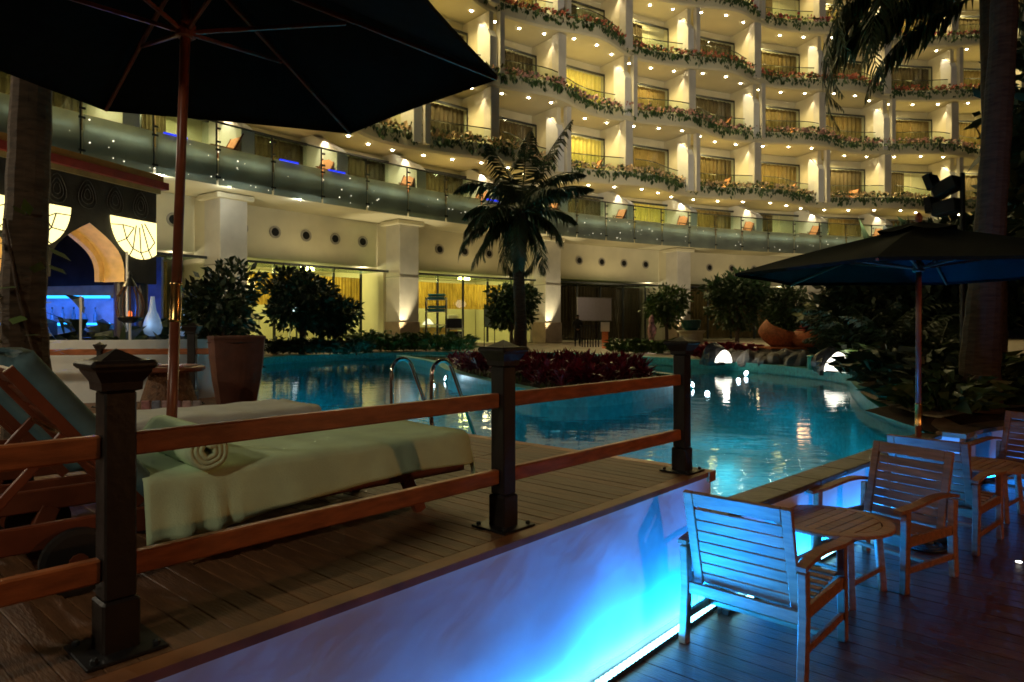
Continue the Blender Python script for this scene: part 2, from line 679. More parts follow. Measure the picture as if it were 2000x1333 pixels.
pwall = thing('pool_wall', 'low white outer wall of the pool with a dark stone coping', 'wall', pw(2, 0, 0))
mb = MB()
mb.grid(lambda u, v: tuple(pw(u * PWL, .006 * sin(u * 17 + v * 3) + .004 * sin(u * 41), -.1 + v * .73)), 50, 8)
obj('wall_face', mb, M_plaster, pwall, smooth=True, world=True)
mb = MB()
q = [pw(-.1, -.04, 0), pw(PWL, -.04, 0), pw(PWL, -.2, 0), pw(-.1, -.2, 0)]
mb.prism([(p.x, p.y) for p in q], -.1, .628)
obj('wall_core', mb, M_plaster, pwall, world=True)
nst = 9
for i in range(nst):                         # coping stones
    a = -.12 + (PWL + .12) * i / nst
    b = -.12 + (PWL + .12) * (i + 1) / nst - .008
    mb = MB()
    mb.bar(pw(a, -.09, .657), pw(b, -.09, .657), .26, .052, bev=.008)
    obj('coping_stone', mb, M_coping, pwall, world=True)
PLW = [TIP, (5.6, 8.68), (6.1, 9.0), (7.0, 9.45), (8.0, 9.9), (16, 11.0)]
PLS = smooth_poly(PLW, {0, 5}, 5)
PLS = PLS[:PLS.index(PLW[4]) + 1] + [PLW[5]]
plw = thing('planter_wall', 'white planter wall behind the second pair of armchairs', 'wall', (6.1, 9.0, 0))
obj('wall_face', kerb([p for p in reversed(PLS)], -.22, .66, -.1), M_plaster, plw, world=True)
obj('coping', kerb([p for p in offset_path(list(reversed(PLS)), .03)], -.32, .715, .662), M_sand, plw, world=True)

# LED strips at the foot of the walls
led = thing('led_strip', 'blue LED rope light along the foot of the white walls', 'light strip', tuple(dk(0, -.08, .02)))
mb = MB()
mb.bar(dk(-7, -.045, .02), dk(.02, -.045, .02), .05, .03)
mb.bar(pw(.02, .05, .022), pw(PWL, .05, .022), .05, .035)
obj('channel', mb, M_metal, led, world=True)
mb = MB()
for i in range(150):
    s = -7 + i * .0467
    p = dk(s, -.055, .045)
    mb.box(p, (.03, .03, .02), Matrix.Rotation(-A1, 3, 'Z'))
i = 0
while i * .05 < PWL - .1:
    if (i // 9) % 3 != 1:
        mb.box(pw(.1 + i * .05, .065, .049), (.032, .032, .02), Matrix.Rotation(-radians(46), 3, 'Z'))
    i += 1
tag(obj('bulbs', mb, M_led, led, world=True), kind='stuff')


def strip(p, q, e, up, name='led_light'):
    p = Vector(p)
    q = Vector(q)
    L = (q - p).length
    o = lamp(name, tuple((p + q) / 2), e, (.002, .25, 1.0), L, 'AREA', sy=.03)
    x = (q - p).normalized()
    z = -Vector(up).normalized()
    z = (z - x * z.dot(x)).normalized()
    y = z.cross(x)
    o.rotation_euler = Matrix((x, y, z)).transposed().to_euler()
    o.data.spread = radians(170)
    return o


WN = -D2
for (a, b, e) in ((-6.6, -3.0, 30), (-2.9, -1.55, 30), (-1.5, -.05, 125)):
    strip(dk(a, -.034, .06), dk(b, -.034, .06), e, (WN * .35 + Vector((0, 0, 1))))
for (a, b, e) in ((.15, 1.5, 48), (1.6, 3.0, 36), (3.1, PWL - .1, 26)):
    strip(pw(a, .05, .065), pw(b, .05, .065), e, (PWN * .15 + Vector((0, 0, 1))))
strip((5.7, 8.55, .07), (7.6, 9.45, .07), 22, (-.2, .4, 1))

# ------------------------------------------------------------------ upper deck
ud = struct(obj('upper_deck', MB().prism([tuple(dk(-9.6, .085)[:2]), tuple(dk(-.04, .085)[:2]), tuple(dk(-.04, 9.2)[:2]),
                                          tuple(dk(-9.6, 9.2)[:2])], .86, .948), mat('joist', (.06, .03, .015), rough=.8)))
pl = .098
nbd = int(9.5 / pl)
me_cache = {}


def board(L, wd, th, m, key):
    k = (round(L, 2), wd, th, key)
    if k not in me_cache:
        me_cache[k] = MB().box((0, L / 2, -th / 2), (wd, L, th), bev=.0025).mesh('plank', m)
    return me_cache[k]


for i in range(nbd):
    s = -.06 - pl * (i + .5)
    for (t0, t1) in ((.082, 1.62), (1.628, 5.2), (5.208, 9.1)):
        if s < -7.6 and t0 > 3:
            continue
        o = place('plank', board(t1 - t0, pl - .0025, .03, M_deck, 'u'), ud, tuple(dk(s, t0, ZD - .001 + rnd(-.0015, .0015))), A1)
        o.rotation_euler = (0, 0, atan2(-D2.x, D2.y))
mb = MB()
mb.bar(dk(-.01, -.02, .925), dk(-.01, 9.1, .925), .10, .07)
o = obj('pool_edge_board', mb, M_rail, ud)
mb = MB()
mb.bar(dk(-.02, .2, -.1), dk(-.02, 9.1, -.1), .06, 1.9)
obj('pool_edge_wall', mb, M_tile, ud)

# ------------------------------------------------------------------ lower deck
ld = struct(obj('lower_deck', MB().prism([(-5, -8), (13.5, -8), (13.5, 9.4), (8.2, 9.8), (5.3, 8.2), (1.6, 4.7), (-5.2, -3)], -.09, -.034), M_soil))


def wall_t(s):
    """t of the wall foot at wall coordinate s"""
    if s <= 0:
        return .05
    best = None
    pts = [(PW0[0], PW0[1])] + PLS
    for i in range(len(pts) - 1):
        a = Vector((pts[i][0] - CX, pts[i][1] - CY, 0))
        b = Vector((pts[i + 1][0] - CX, pts[i + 1][1] - CY, 0))
        sa, sb = a.dot(D1), b.dot(D1)
        if sa <= s <= sb:
            f = (s - sa) / max(1e-6, sb - sa)
            best = a.dot(D2) * (1 - f) + b.dot(D2) * f
    return best if best is not None else -3.5


pl2 = .135
for i in range(78):
    s = -3.4 + pl2 * i
    t1 = wall_t(s) + .04
    cuts = [t1, t1 - 1.9 - (i % 3) * .7, -5.2 if s < 3 else -6.4]
    for a, b in zip(cuts, cuts[1:]):
        if a - b < .3:
            continue
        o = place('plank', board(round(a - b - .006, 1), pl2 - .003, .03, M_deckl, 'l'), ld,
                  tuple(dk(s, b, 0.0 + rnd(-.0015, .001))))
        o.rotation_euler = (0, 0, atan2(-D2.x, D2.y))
fl = thing('floor_light', 'small round white light set in the dark lower deck', 'floor light', (4.27, 5.78, 0))
obj('rim', MB().lathe([(.03, .0), (.034, .006), (.024, .008)], 14), M_chrome, fl)
obj('lens', MB().lathe([(.024, .0), (.022, .010), (.001, .012)], 14), M_dotw, fl)

# ------------------------------------------------------------------ fence posts and rails
P = [(-2.51, .86), (-1.275, 2.21), (-.045, 3.555), (1.215, 4.905)]
FA = atan2(P[2][0] - P[1][0], P[2][1] - P[1][1])
FR = -FA


def post_parts(root, h=.93, s=.094):
    o = MB()
    o.box((0, 0, .17 + (h - .27) / 2), (s, s, h - .27 - .0), bev=.006)
    obj('shaft', o, M_post, root)
    o = MB()
    o.box((0, 0, .085), (s + .018, s + .018, .17), bev=.008)
    obj('foot_sleeve', o, M_post, root)
    o = MB()
    o.box((0, 0, .006), (.235, .235, .012), bev=.003)
    pl_ = obj('base_plate', o, M_black, root)
    for a in (-1, 1):
        for b in (-1, 1):
            obj('bolt', MB().lathe([(.012, .0), (.012, .012), (.006, .017)], 6, (a * .09, b * .09, .012)), M_metal, pl_)
    o = MB()                                  # flared capital
    prof = [(s / 2, h - .10), (s / 2 + .012, h - .095), (s / 2 + .014, h - .07), (s / 2 + .035, h - .035), (s / 2 + .036, h - .028)]
    vs = []
    for r, z in prof:
        vs += [(-r, -r, z), (r, -r, z), (r, r, z), (-r, r, z)]
    F = [(3, 2, 1, 0)]
    for i in range(len(prof) - 1):
        for k in range(4):
            j = (k + 1) % 4
            F.append((i * 4 + k, i * 4 + j, i * 4 + 4 + j, i * 4 + 4 + k))
    F.append(tuple(range(len(vs) - 4, len(vs))))
    o.add(vs, F)
    obj('capital', o, M_post, root)
    o = MB()
    o.box((0, 0, h - .014), (.196, .196, .028), bev=.010)
    r = .062
    z = h
    o.add([(-r, -r, z), (r, -r, z), (r, r, z), (-r, r, z), (0, 0, z + .036)], [(0, 1, 4), (1, 2, 4), (2, 3, 4), (3, 0, 4)])
    obj('cap', o, M_post, root)


lbls = ['dark fence post out past the end of the wooden rails',
        'dark square fence post in front of the lounger backrest',
        'dark square fence post at the towel covered foot of the lounger',
        'dark square fence post at the deck corner above the pool, edged in blue light']
p0 = thing('fence_post', lbls[0], 'post', (P[0][0], P[0][1], ZD), FR, 'fence posts on the raised deck')
post_parts(p0)
for i in (1, 2, 3):
    dup(p0, (P[i][0], P[i][1], ZD), FR, lbls[i])
FD = Vector((sin(FA), cos(FA), 0))
FN = Vector((cos(FA), -sin(FA), 0))
zn = {0: 'past the lounger backrest', 1: 'along the towel covered lounger', 2: 'beside the open deck and pool'}
for i in range(3):
    a = Vector((*P[i], 0)) + FD * .047
    b = Vector((*P[i + 1], 0)) - FD * .047
    for z, nm in ((.655, 'upper'), (.265, 'lower')):
        mb = MB()
        mb.bar(a + Vector((0, 0, ZD + z)), b + Vector((0, 0, ZD + z)), .042, .075, bev=.006)
        tag(obj('fence_rail', mb, M_rail), nm + ' reddish wooden fence rail ' + zn[i], 'rail', 'wooden fence rails')

# ------------------------------------------------------------------ loungers
LU = Vector((-.72, -.695, 0)).normalized()     # foot -> head
LA = atan2(-LU.x, LU.y)                        # local +y = towards head
LWV = Vector((-LU.y, LU.x, 0))                 # local +x dir is (LU.y,-LU.x)
LB = radians(52)
FO = .26


def lounger(loc, label, cush, grp='sun loungers side by side on the raised deck'):
    r = thing('sun_lounger', label, 'sun lounger', loc, LA, grp)
    # local: x across (0 centre), y from foot (0) to head (2.0)
    hw = .33
    for sx in (-1, 1):
        o = MB()
        o.bar((sx * hw, -.02 - FO, .235), (sx * hw, 1.98, .235), .035, .10, bev=.006)
        obj('side_rail', o, M_mahog, r)
        o = MB()
        o.bar((sx * hw, .13, .20), (sx * hw, .03, .0), .04, .07, up=(0, 1, 0), bev=.005)
        obj('leg', o, M_mahog, r)
        o = MB()
        o.bar((sx * hw, 1.66, .20), (sx * (hw), 1.72, .06), .04, .08, up=(0, 1, 0), bev=.005)
        obj('leg', o, M_mahog, r)
        wl = obj('wheel', MB().lathe([(.11, -.022), (.128, -.018), (.128, .018), (.11, .022), (.03, .026), (.03, .02)], 22),
                 M_rubber, r, smooth=False, loc=(sx * (hw + .05), 1.70, .128), rot=(0, pi / 2, 0))
        obj('hub', MB().lathe([(.035, -.03), (.035, .03), (.012, .036)], 12), M_mahog, wl)
    for k in range(14):
        o = MB()
        o.box((0, .05 - FO + k * .118, .292), (.66, .085, .016), bev=.004)
        obj('slat', o, M_mahog, r)
    for y in (.02 - FO, 1.0, 1.96):
        obj('cross_bar', MB().box((0, y, .21), (.62, .05, .05), bev=.005), M_mahog, r)
    hy = 1.45
    up = Vector((0, cos(LB), sin(LB)))
    nn = Vector((0, -sin(LB), cos(LB)))
    base = Vector((0, hy, .30))
    for sx in (-1, 1):
        a = base + Vector((sx * .31, 0, 0))
        obj('back_stile', MB().bar(a, a + up * .74, .032, .06, up=nn, bev=.005), M_mahog, r)
        obj('back_strut', MB().bar(a + up * .42 - nn * .03, Vector((sx * .29, hy + .62, .21)), .022, .035, bev=.003), M_mahog, r)
    obj('prop_bar', MB().tube([base + up * .42 - nn * .03 + Vector((-.3, 0, 0)), base + up * .42 - nn * .03 + Vector((.3, 0, 0))], .012, 8), M_brass, r)
    for k in range(6):
        p = base + up * (.06 + k * .125)
        obj('back_slat', MB().box(p, (.62, .095, .016), Matrix.Rotation(LB, 3, 'X'), bev=.003), M_mahog, r)
    # cushion: one bent pad
    th = .085
    prof = []

    def along(d):
        if d < hy:
            return Vector((0, d, .302)), Vector((0, 0, 1))
        return base + up * (d - hy) + nn * .012, nn
    ys = [-FO, .02 - FO, .06 - FO, 0.05, .3, .6, .9, 1.2, 1.38, 1.45, 1.52, 1.7, 1.95, 2.15, 2.19, 2.21]
    sec = [(-.33, .0), (-.345, .03), (-.335, .07), (-.30, th), (0, th + .01), (.30, th), (.335, .07), (.345, .03), (.33, 0)]
    vs = []
    for i, d in enumerate(ys):
        p, q = along(d)
        if 1.4 < d < 1.5:
            q = (Vector((0, 0, 1)) + nn).normalized()
        k = .45 if i in (0, len(ys) - 1) else 1
        for x, h in sec:
            vs.append(p + q * (h * k + (.02 if k < 1 else 0)) + Vector((x * (.97 if k < 1 else 1), 0, 0)))
    ns = len(sec)
    F = [(i * ns + j, i * ns + j + 1, i * ns + ns + j + 1, i * ns + ns + j) for i in range(len(ys) - 1) for j in range(ns - 1)]
    F += [tuple(range(ns)), tuple(range(len(vs) - 1, len(vs) - ns - 1, -1))]
    F += [(i * ns, i * ns + ns, i * ns + 2 * ns - 1, i * ns + ns - 1) for i in range(len(ys) - 1)]
    o = MB()
    o.add(vs, F)
    obj('cushion', o, cush, r, smooth=True)
    return r


FT = Vector((-.464, 3.87, ZD))                    # near foot corner of the first lounger


def lpos(a, b):
    """centre-foot position of a lounger: a = offset away from fence, b = shift towards head"""
    p = FT + LWV * (a + .35) * (1 if LWV.y > 0 else -1) + LU * b
    return p


if LWV.y < 0:
    LWV = -LWV
Ls = [lpos(0, 0.02), lpos(.88, .12), lpos(1.80, 0.0), lpos(2.66, .15)]
lounger(Ls[0], 'sun lounger draped with a pale green towel beside the wooden fence', M_cush)
lounger(Ls[1], 'bare blue cushioned sun lounger without a towel, next to the green towel one', M_cush)
lounger(Ls[2], 'sun lounger covered with a white towel beyond the parasol pole', M_cush)


def drape(loc, label, m, y0, y1, dl, dr, dy=.0, top=.405):
    """towel lying over a lounger: hangs dl on the near side, dr on the far side, over the foot by dy"""
    r = thing('towel', label, 'towel', loc, LA)
    sx = 1 if (Matrix.Rotation(LA, 3, 'Z') @ Vector((1, 0, 0))).dot(LWV) > 0 else -1   # +x local towards far?
    o = MB()
    nu, nv = 70, 44

    def fn(u, v):
        y = y0 - dy + (y1 - y0 + dy) * u
        tot = dl + .72 + dr
        d = v * tot
        fold = 0
        if d < dl:
            x = -.36 - .02 * (1 - d / dl)
            k = (dl - d) / dl
            z = top - .01 - (dl - d)
            fold = .006 * sin(y * 13 + 1.2) * k + .003 * sin(y * 31 + sin(y * 5) * 2) * k
            z += (.016 * sin(y * 2.3 + .5) + .005 * sin(y * 7.3) + .075 * (1 - y / y1) - .03 * math.exp(-((y - y1 + .3) / .25) ** 2)) * k
            # gather where the roll sits
            g = math.exp(-((y - y1 + .22) / .16) ** 2) * k
            fold += .020 * g * sin(y * 52 + sin(y * 17))
            x -= .03 * k
        elif d > dl + .72:
            k = (d - dl - .72) / max(dr, 1e-3)
            x = .36 + .02 * k
            z = top - .01 - (d - dl - .72)
            fold = .014 * sin(y * 19) * k
        else:
            x = -.36 + d - dl
            e = min(d - dl, dl + .72 - d)
            z = top + .012 - .022 * math.exp(-e / .03) + .004 * sin(x * 9 + y * 6) + .003 * sin(y * 23)
        ye = y + FO
        if ye < 0.0:
            q = -ye
            z -= max(0, q - .02) * 1.0
            y = -FO - .03 - .25 * min(q, .05) + .02 * sin(x * 21) * min(1, q * 4)
        elif ye < .06:
            z -= (.06 - ye) ** 2 * 6
        return (sx * (x + fold), y, z)
    o.grid(fn, nu, nv)
    c = obj('cloth', o, m, r, smooth=True)
    md = c.modifiers.new('thick', 'SOLIDIFY')
    md.thickness = .007
    md.offset = 1
    return r, sx


tw, sx0 = drape(Ls[0], 'pale green towel spread over the lounger by the fence', M_towel, -FO, 1.46, .235, .10, dy=.20)
drape(Ls[2], 'white towel spread over the lounger beyond the parasol pole', M_towelw, -FO, 1.32, .14, .12, dy=.14)
# rolled towel: spiral section lying across the lounger
rt = thing('rolled_towel', 'rolled pale green towel lying on the spread green towel', 'towel', Ls[0] + LU * 1.20 + Vector((0, 0, .408)), LA)
o = MB()
sp = []
turns = 3.2
nsp = 90
for k in range(nsp + 1):
    a = k / nsp * turns * 2 * pi
    rr = .018 + .0215 * a / (2 * pi) + .0018 * sin(a * 5)
    sp.append((rr * cos(a + 1), rr * sin(a + 1)))
zc = .088
vs = []
ne = 9
for e in range(ne):
    x = -.385 + .66 * e / (ne - 1)
    for (a, b) in sp:
        vs.append((x * sx0, a * (1 + .03 * sin(e * 2.1)), b + zc - .004))
k = len(sp)
F = [(e * k + i, e * k + i + 1, e * k + k + i + 1, e * k + k + i) for e in range(ne - 1) for i in range(k - 1)]
o.add(vs, F)
c = obj('roll', o, M_towel, rt, smooth=True)
md = c.modifiers.new('thick', 'SOLIDIFY')
md.thickness = .0212
md.offset = 0


# ------------------------------------------------------------------ parasols
def parasol(loc, label, R, rim, rise, a0, tilt=(0, 0), low=.0, base=True):
    r = thing('parasol', label, 'parasol', loc, 0, 'dark green market parasols', rot=(tilt[0], tilt[1], a0))
    ap = rim + rise
    o = MB()
    o.tube([(0, 0, .05), (0, 0, 1.08)], .027, 14)
    obj('lower_pole', o, M_mahog, r, smooth=True)
    o = MB()
    o.tube([(0, 0, 1.14), (0, 0, ap - .02)], .025, 14)
    obj('upper_pole', o, M_mahog, r, smooth=True)
    o = MB()
    o.lathe([(.029, 1.06), (.0315, 1.065), (.0315, 1.075), (.029, 1.08), (.029, 1.25), (.0315, 1.255), (.0315, 1.265), (.029, 1.27)], 14)
    obj('brass_sleeve', o, M_brass, r, smooth=True)
    obj('runner', MB().lathe([(.04, rim - .0), (.052, rim + .01), (.052, rim + .07), (.036, rim + .09)], 14), M_mahog, r)
    obj('crown_hub', MB().lathe([(.05, ap - .10), (.055, ap - .09), (.055, ap - .04), (.03, ap - .03)], 12), M_mahog, r)
    obj('finial', MB().lathe([(.012, ap + .02), (.03, ap + .06), (.035, ap + .085), (.022, ap + .11), (.008, ap + .13)], 12), M_mahog, r, smooth=True)

    def surf(a, t):
        """canopy point: t 0 centre .. 1 rim, between ribs the cloth runs straight and sags"""
        k = int(math.floor(a / (pi / 3) + 1e-9))
        f = a / (pi / 3) - k
        p = Vector((cos(k * pi / 3), sin(k * pi / 3))) * (1 - f) + Vector((cos((k + 1) * pi / 3), sin((k + 1) * pi / 3))) * f
        z = ap - rise * (t * .82 + t * t * .18) - .045 * sin(pi * f) * sin(pi * min(1, t * 1.0)) * .9
        sc = R * t * (1 - .015 * sin(pi * f) * t)
        return (p.x * sc, p.y * sc, z)
    for k in range(6):
        o = MB()
        o.grid(lambda u, v: surf(k * pi / 3 + min(u, .99999) * pi / 3, .045 + v * .955), 8, 12)
        # hem
        o.grid(lambda u, v: tuple(Vector(surf(k * pi / 3 + min(u, .99999) * pi / 3, 1)) - Vector((0, 0, .028 * v))), 8, 1)
        obj('canopy_panel', o, M_canvas, r, smooth=True)
        a = k * pi / 3
        e = Vector(surf(a + 1e-6, 1)) + Vector((0, 0, -.022))
        s0 = Vector((.05 * cos(a), .05 * sin(a), ap - .075))
        o = MB()
        mid = s0.lerp(e, .5) + Vector((0, 0, .004))
        o.bar(s0, mid, .022, .026, bev=.003)
        o.bar(mid, e, .020, .022, bev=.003)
        rb = obj('rib', o, M_mahog, r)
        o = MB()
        j = s0.lerp(e, .47) + Vector((0, 0, -.022))
        o.bar((.048 * cos(a), .048 * sin(a), rim + .04), j, .018, .022, bev=.003)
        obj('strut', o, M_mahog, rb)
    o = MB()                                      # vent cap
    o.grid(lambda u, v: tuple(Vector(surf(min(u * 6, 5.99999) * pi / 3, .02 + v * .20)) + Vector((0, 0, .045 + .012 * sin(u * 36 * pi)))), 36, 4)
    obj('vent_cap', o, M_canvas, r, smooth=True)
    if base:
        o = MB()
        o.lathe([(.24, .0), (.25, .02), (.24, .055), (.08, .075), (.05, .09), (.045, .34), (.03, .35)], 24)
        obj('base', o, M_post, r, smooth=True)
    return r


parasol((-1.835, 3.66, ZD), 'big dark parasol spread over the sun loungers', 1.71, 2.58, .50, radians(13), tilt=(0, radians(1.9)))
parasol((3.80, 6.42, 0), 'dark parasol over the teak armchairs, underside glowing blue', 1.66, 2.50, .43, radians(50), tilt=(0, radians(.6)))


# ------------------------------------------------------------------ armchairs and tables
def armchair(loc, fdir, label):
    rz = atan2(-fdir[0], fdir[1])
    r = thing('armchair', label, 'armchair', loc, rz, 'teak armchairs on the lower deck')
    for sx in (-1, 1):
        x = sx * .365
        o = MB()
        o.bar((x, -.36, 0), (x, -.33, .36), .05, .065, up=(0, 1, 0), bev=.005)
        o.bar((x, -.33, .35), (x, -.345, .615), .05, .065, up=(0, 1, 0), bev=.005)
        obj('leg', o, M_teak, r)
        o = MB()
        o.bar((x, .345, 0), (x, .325, .615), .05, .062, up=(0, 1, 0), bev=.005)
        obj('leg', o, M_teak, r)
        # curved arm
        o = MB()
        pts = []
        for k in range(11):
            t = k / 10
            y = -.39 + .83 * t
            z = .628 + .028 * sin(pi * t) - .02 * t + .012 * sin(2 * pi * t)
            wd = .058 + .028 * t - .02 * max(0, t - .85) * 6
            pts.append((y, z, wd))
        vs = []
        for y, z, wd in pts:
            vs += [(x - wd / 2, y, z), (x + wd / 2, y, z), (x + wd / 2, y, z + .024), (x - wd / 2, y, z + .024)]
        F = [(3, 2, 1, 0), tuple(range(40, 44))]
        for i in range(10):
            for q in range(4):
                F.append((i * 4 + q, i * 4 + (q + 1) % 4, i * 4 + 4 + (q + 1) % 4, i * 4 + 4 + q))
        o.add(vs, F)
        obj('armrest', o, M_teak, r)
        o = MB()
        o.bar((x, -.33, .375), (x, .33, .375), .03, .075, bev=.004)
        obj('side_apron', o, M_teak, r)
        o = MB()
        o.bar((x, -.34, .165), (x, .33, .165), .028, .048, bev=.004)
        obj('stretcher', o, M_teak, r)
    obj('front_apron', MB().bar((-.34, .33, .375), (.34, .33, .375), .03, .075, bev=.004), M_teak, r)
    obj('rear_apron', MB().bar((-.34, -.335, .35), (.34, -.335, .35), .03, .07, bev=.004), M_teak, r)
    obj('stretcher', MB().bar((-.35, -.02, .165), (.35, -.02, .165), .045, .03, bev=.004), M_teak, r)
    for k in range(7):
        y = .315 - k * .088
        o = MB()
        o.box((0, y, .418 - .008 * k + .0), (.665, .070, .018), bev=.004)
        obj('seat_slat', o, M_teak, r)
    # back frame reclined
    th = radians(14)
    up = Vector((0, -sin(th), cos(th)))
    nn = Vector((0, cos(th), sin(th)))
    b0 = Vector((0, -.275, .37))
    H = .625
    for sx in (-1, 1):
        a = b0 + Vector((sx * .302, 0, 0))
        obj('back_stile', MB().bar(a, a + up * H, .062, .034, up=nn, bev=.005), M_teak, r)
    obj('top_rail', MB().bar(b0 + up * (H - .045) + Vector((-.271, 0, 0)), b0 + up * (H - .045) + Vector((.271, 0, 0)), .09, .032, up=nn, bev=.005), M_teak, r)
    ns = 7
    for k in range(ns):
        c = b0 + up * (.038 + k * (H - .12) / ns + .01)
        obj('back_slat', MB().bar(c + Vector((-.271, 0, 0)), c + Vector((.271, 0, 0)), .0665, .015, up=nn, bev=.004), M_teak, r)
    return r


armchair((1.60, 4.35, 0), (.677, .736), 'teak slatted armchair nearest the deck corner, its back lit blue')
armchair((3.03, 5.60, 0), (-.857, -.515), 'teak armchair facing across the round table, brown front side showing')
armchair((4.07, 6.48, 0), (.76, .65), 'teak armchair standing back to back with another, by the parasol pole')
armchair((5.72, 7.75, 0), (-.88, -.47), 'shaded teak armchair in front of the planter wall')


def side_table(loc, rz, label):
    r = thing('side_table', label, 'side table', loc, rz, 'round teak side tables')
    R = .43
    zt = .53
    o = MB()
    n = 40
    vs = []
    for (rr, z) in ((R - .085, zt - .024), (R - .085, zt), (R - .006, zt), (R, zt - .006), (R, zt - .024)):
        vs += [(rr * cos(2 * pi * k / n), rr * sin(2 * pi * k / n), z) for k in range(n)]
    F = [(a * n + k, a * n + (k + 1) % n, ((a + 1) % 5) * n + (k + 1) % n, ((a + 1) % 5) * n + k) for a in range(5) for k in range(n)]
    o.add(vs, F)
    obj('rim', o, M_teak, r)
    ri = R - .088
    for k in range(9):
        x = -ri + (k + .5) * 2 * ri / 9
        w_ = 2 * ri / 9 - .012
        x0, x1 = x - w_ / 2, x + w_ / 2
        y0 = sqrt(max(.0004, ri * ri - x0 * x0))
        y1 = sqrt(max(.0004, ri * ri - x1 * x1))
        o = MB()
        o.prism([(x0, -y0), (x1, -y1), (x1, y1), (x0, y0)], zt - .022, zt - .001)
        obj('slat', o, M_teak, r)
    for a in (-1, 1):
        for b in (-1, 1):
            o = MB()
            o.bar((a * .235, b * .235, zt - .03), (a * .265, b * .265, 0), .05, .05, bev=.005)
            obj('leg', o, M_teak, r)
    for a in (-1, 1):
        obj('apron', MB().bar((a * .237, -.235, zt - .055), (a * .237, .235, zt - .055), .025, .05, bev=.003), M_teak, r)
        obj('stretcher', MB().bar((a * .257, -.255, .17), (a * .257, .255, .17), .022, .035, bev=.003), M_teak, r)
    obj('stretcher', MB().bar((-.257, 0, .17), (.257, 0, .17), .03, .025, bev=.003), M_teak, r)
    return r


side_table((2.42, 5.20, 0), radians(-50), 'round slatted teak side table between the blue lit armchair and the brown one')
side_table((5.02, 7.30, 0), radians(-50), 'round teak side table between the shaded armchairs by the planter')

# coil of hose lying on the deck under the second chair
hz = thing('hose_coil', 'dark coiled hose lying on the lower deck under a teak armchair', 'hose', (3.72, 6.15, .0))
o = MB()
pts = []
for k in range(120):
    a = k / 120 * 5 * 2 * pi
    rr = .16 - .016 * a / (2 * pi)
    pts.append((rr * cos(a), rr * sin(a), .016 + .006 * (k % 24) / 24 + .012 * (k // 48)))
o.tube(pts, .013, 6)
obj('coil', o, M_metal, hz, smooth=True)

# ------------------------------------------------------------------ pool ladder
lad = thing('pool_ladder', 'chrome pool ladder handrails at the edge of the raised deck', 'ladder', tuple(dk(-.08, 3.2, ZD)))
for t in (2.86, 3.48):
    o = MB()
    pts = [dk(-.1, t, ZD + .0), dk(-.1, t, ZD + .55)]
    for k in range(9):
        a = pi - k / 8 * radians(150)
        pts.append(dk(-.1 + .14 + .14 * cos(a), t, ZD + .55 + .14 * sin(a)))
    e = pts[-1]
    pts.append(e + D1 * .36 + Vector((0, 0, -.78)))
    pts.append(e + D1 * .38 + Vector((0, 0, -1.3)))
    o.tube(pts, .0215, 12)
    h = obj('handrail', o, M_chrome, lad, smooth=True, world=True)
    o = MB()
    b = dk(-.1, t, ZD)
    o.lathe([(.05, .0), (.05, .01), (.03, .025), (.024, .028)], 16, tuple(b))
    obj('flange', o, M_chrome, lad, smooth=True, world=True)
for z in (.45, .2):
    o = MB()
    o.bar(dk(.53, 2.86, z), dk(.53, 3.48, z), .08, .025)
    obj('tread', o, M_chrome, lad, world=True)

# ------------------------------------------------------------------ terracotta urn
ur = thing('urn', 'tall square-tapered terracotta urn at the end of the raised deck', 'urn', (-3.50, 8.72, ZD))


def sq(a, z):
    c_, s_ = abs(cos(a)), abs(sin(a))
    return .80 / max(c_, s_) ** .55 * (1 if z > 0 else 1)


o = MB()
o.lathe([(.27, 0), (.29, .03), (.36, .35), (.40, .62), (.415, .83), (.42, .86), (.43, .875), (.43, .905), (.40, .91), (.37, .86), (.36, .80)], 32, wob=sq)
obj('pot', o, M_terra, ur, smooth=False, rz=.5)
obj('soil', MB().lathe([(.30, .80), (.36, .83), (.01, .85)], 20), M_soil, ur)


# ------------------------------------------------------------------ vegetation
def crown_mb(n, blobs, ls, droop=.2, shell=.55):
    """leaves spread through a set of (centre, radii) blobs, denser near the skin"""
    o = MB()
    wts = [b[1][0] * b[1][1] for b in blobs]
    tw_ = sum(wts)
    for (c, rr), wt in zip(blobs, wts):
        for _ in range(int(n * wt / tw_)):
            d = Vector((random.gauss(0, 1), random.gauss(0, 1), random.gauss(0, 1))).normalized()
            k = 1 - shell * random.random() ** 1.6
            k *= 1 + .12 * sin(d.x * 7 + d.y * 5) + .10 * sin(d.z * 9 + d.x * 4)
            p = Vector(c) + Vector((d.x * rr[0], d.y * rr[1], d.z * rr[2])) * k
            dd = (d + Vector((rnd(-.8, .8), rnd(-.8, .8), rnd(-.8, .8) - droop)))
            L = ls * rnd(.7, 1.3)
            o.leaf(p, dd, (rnd(-1, 1), rnd(-1, 1), rnd(.2, 1)), L, L * .48)
    return o


def branches(blobs, base, r0):
    o = MB()
    for c, rr in blobs:
        c = Vector(c)
        b = Vector(base)
        mid = b.lerp(c, .55) + Vector((rnd(-.1, .1), rnd(-.1, .1), .05))
        o.tube([b, mid, c + Vector((0, 0, rr[2] * .3))], [r0, r0 * .65, r0 * .25], 6)
    return o


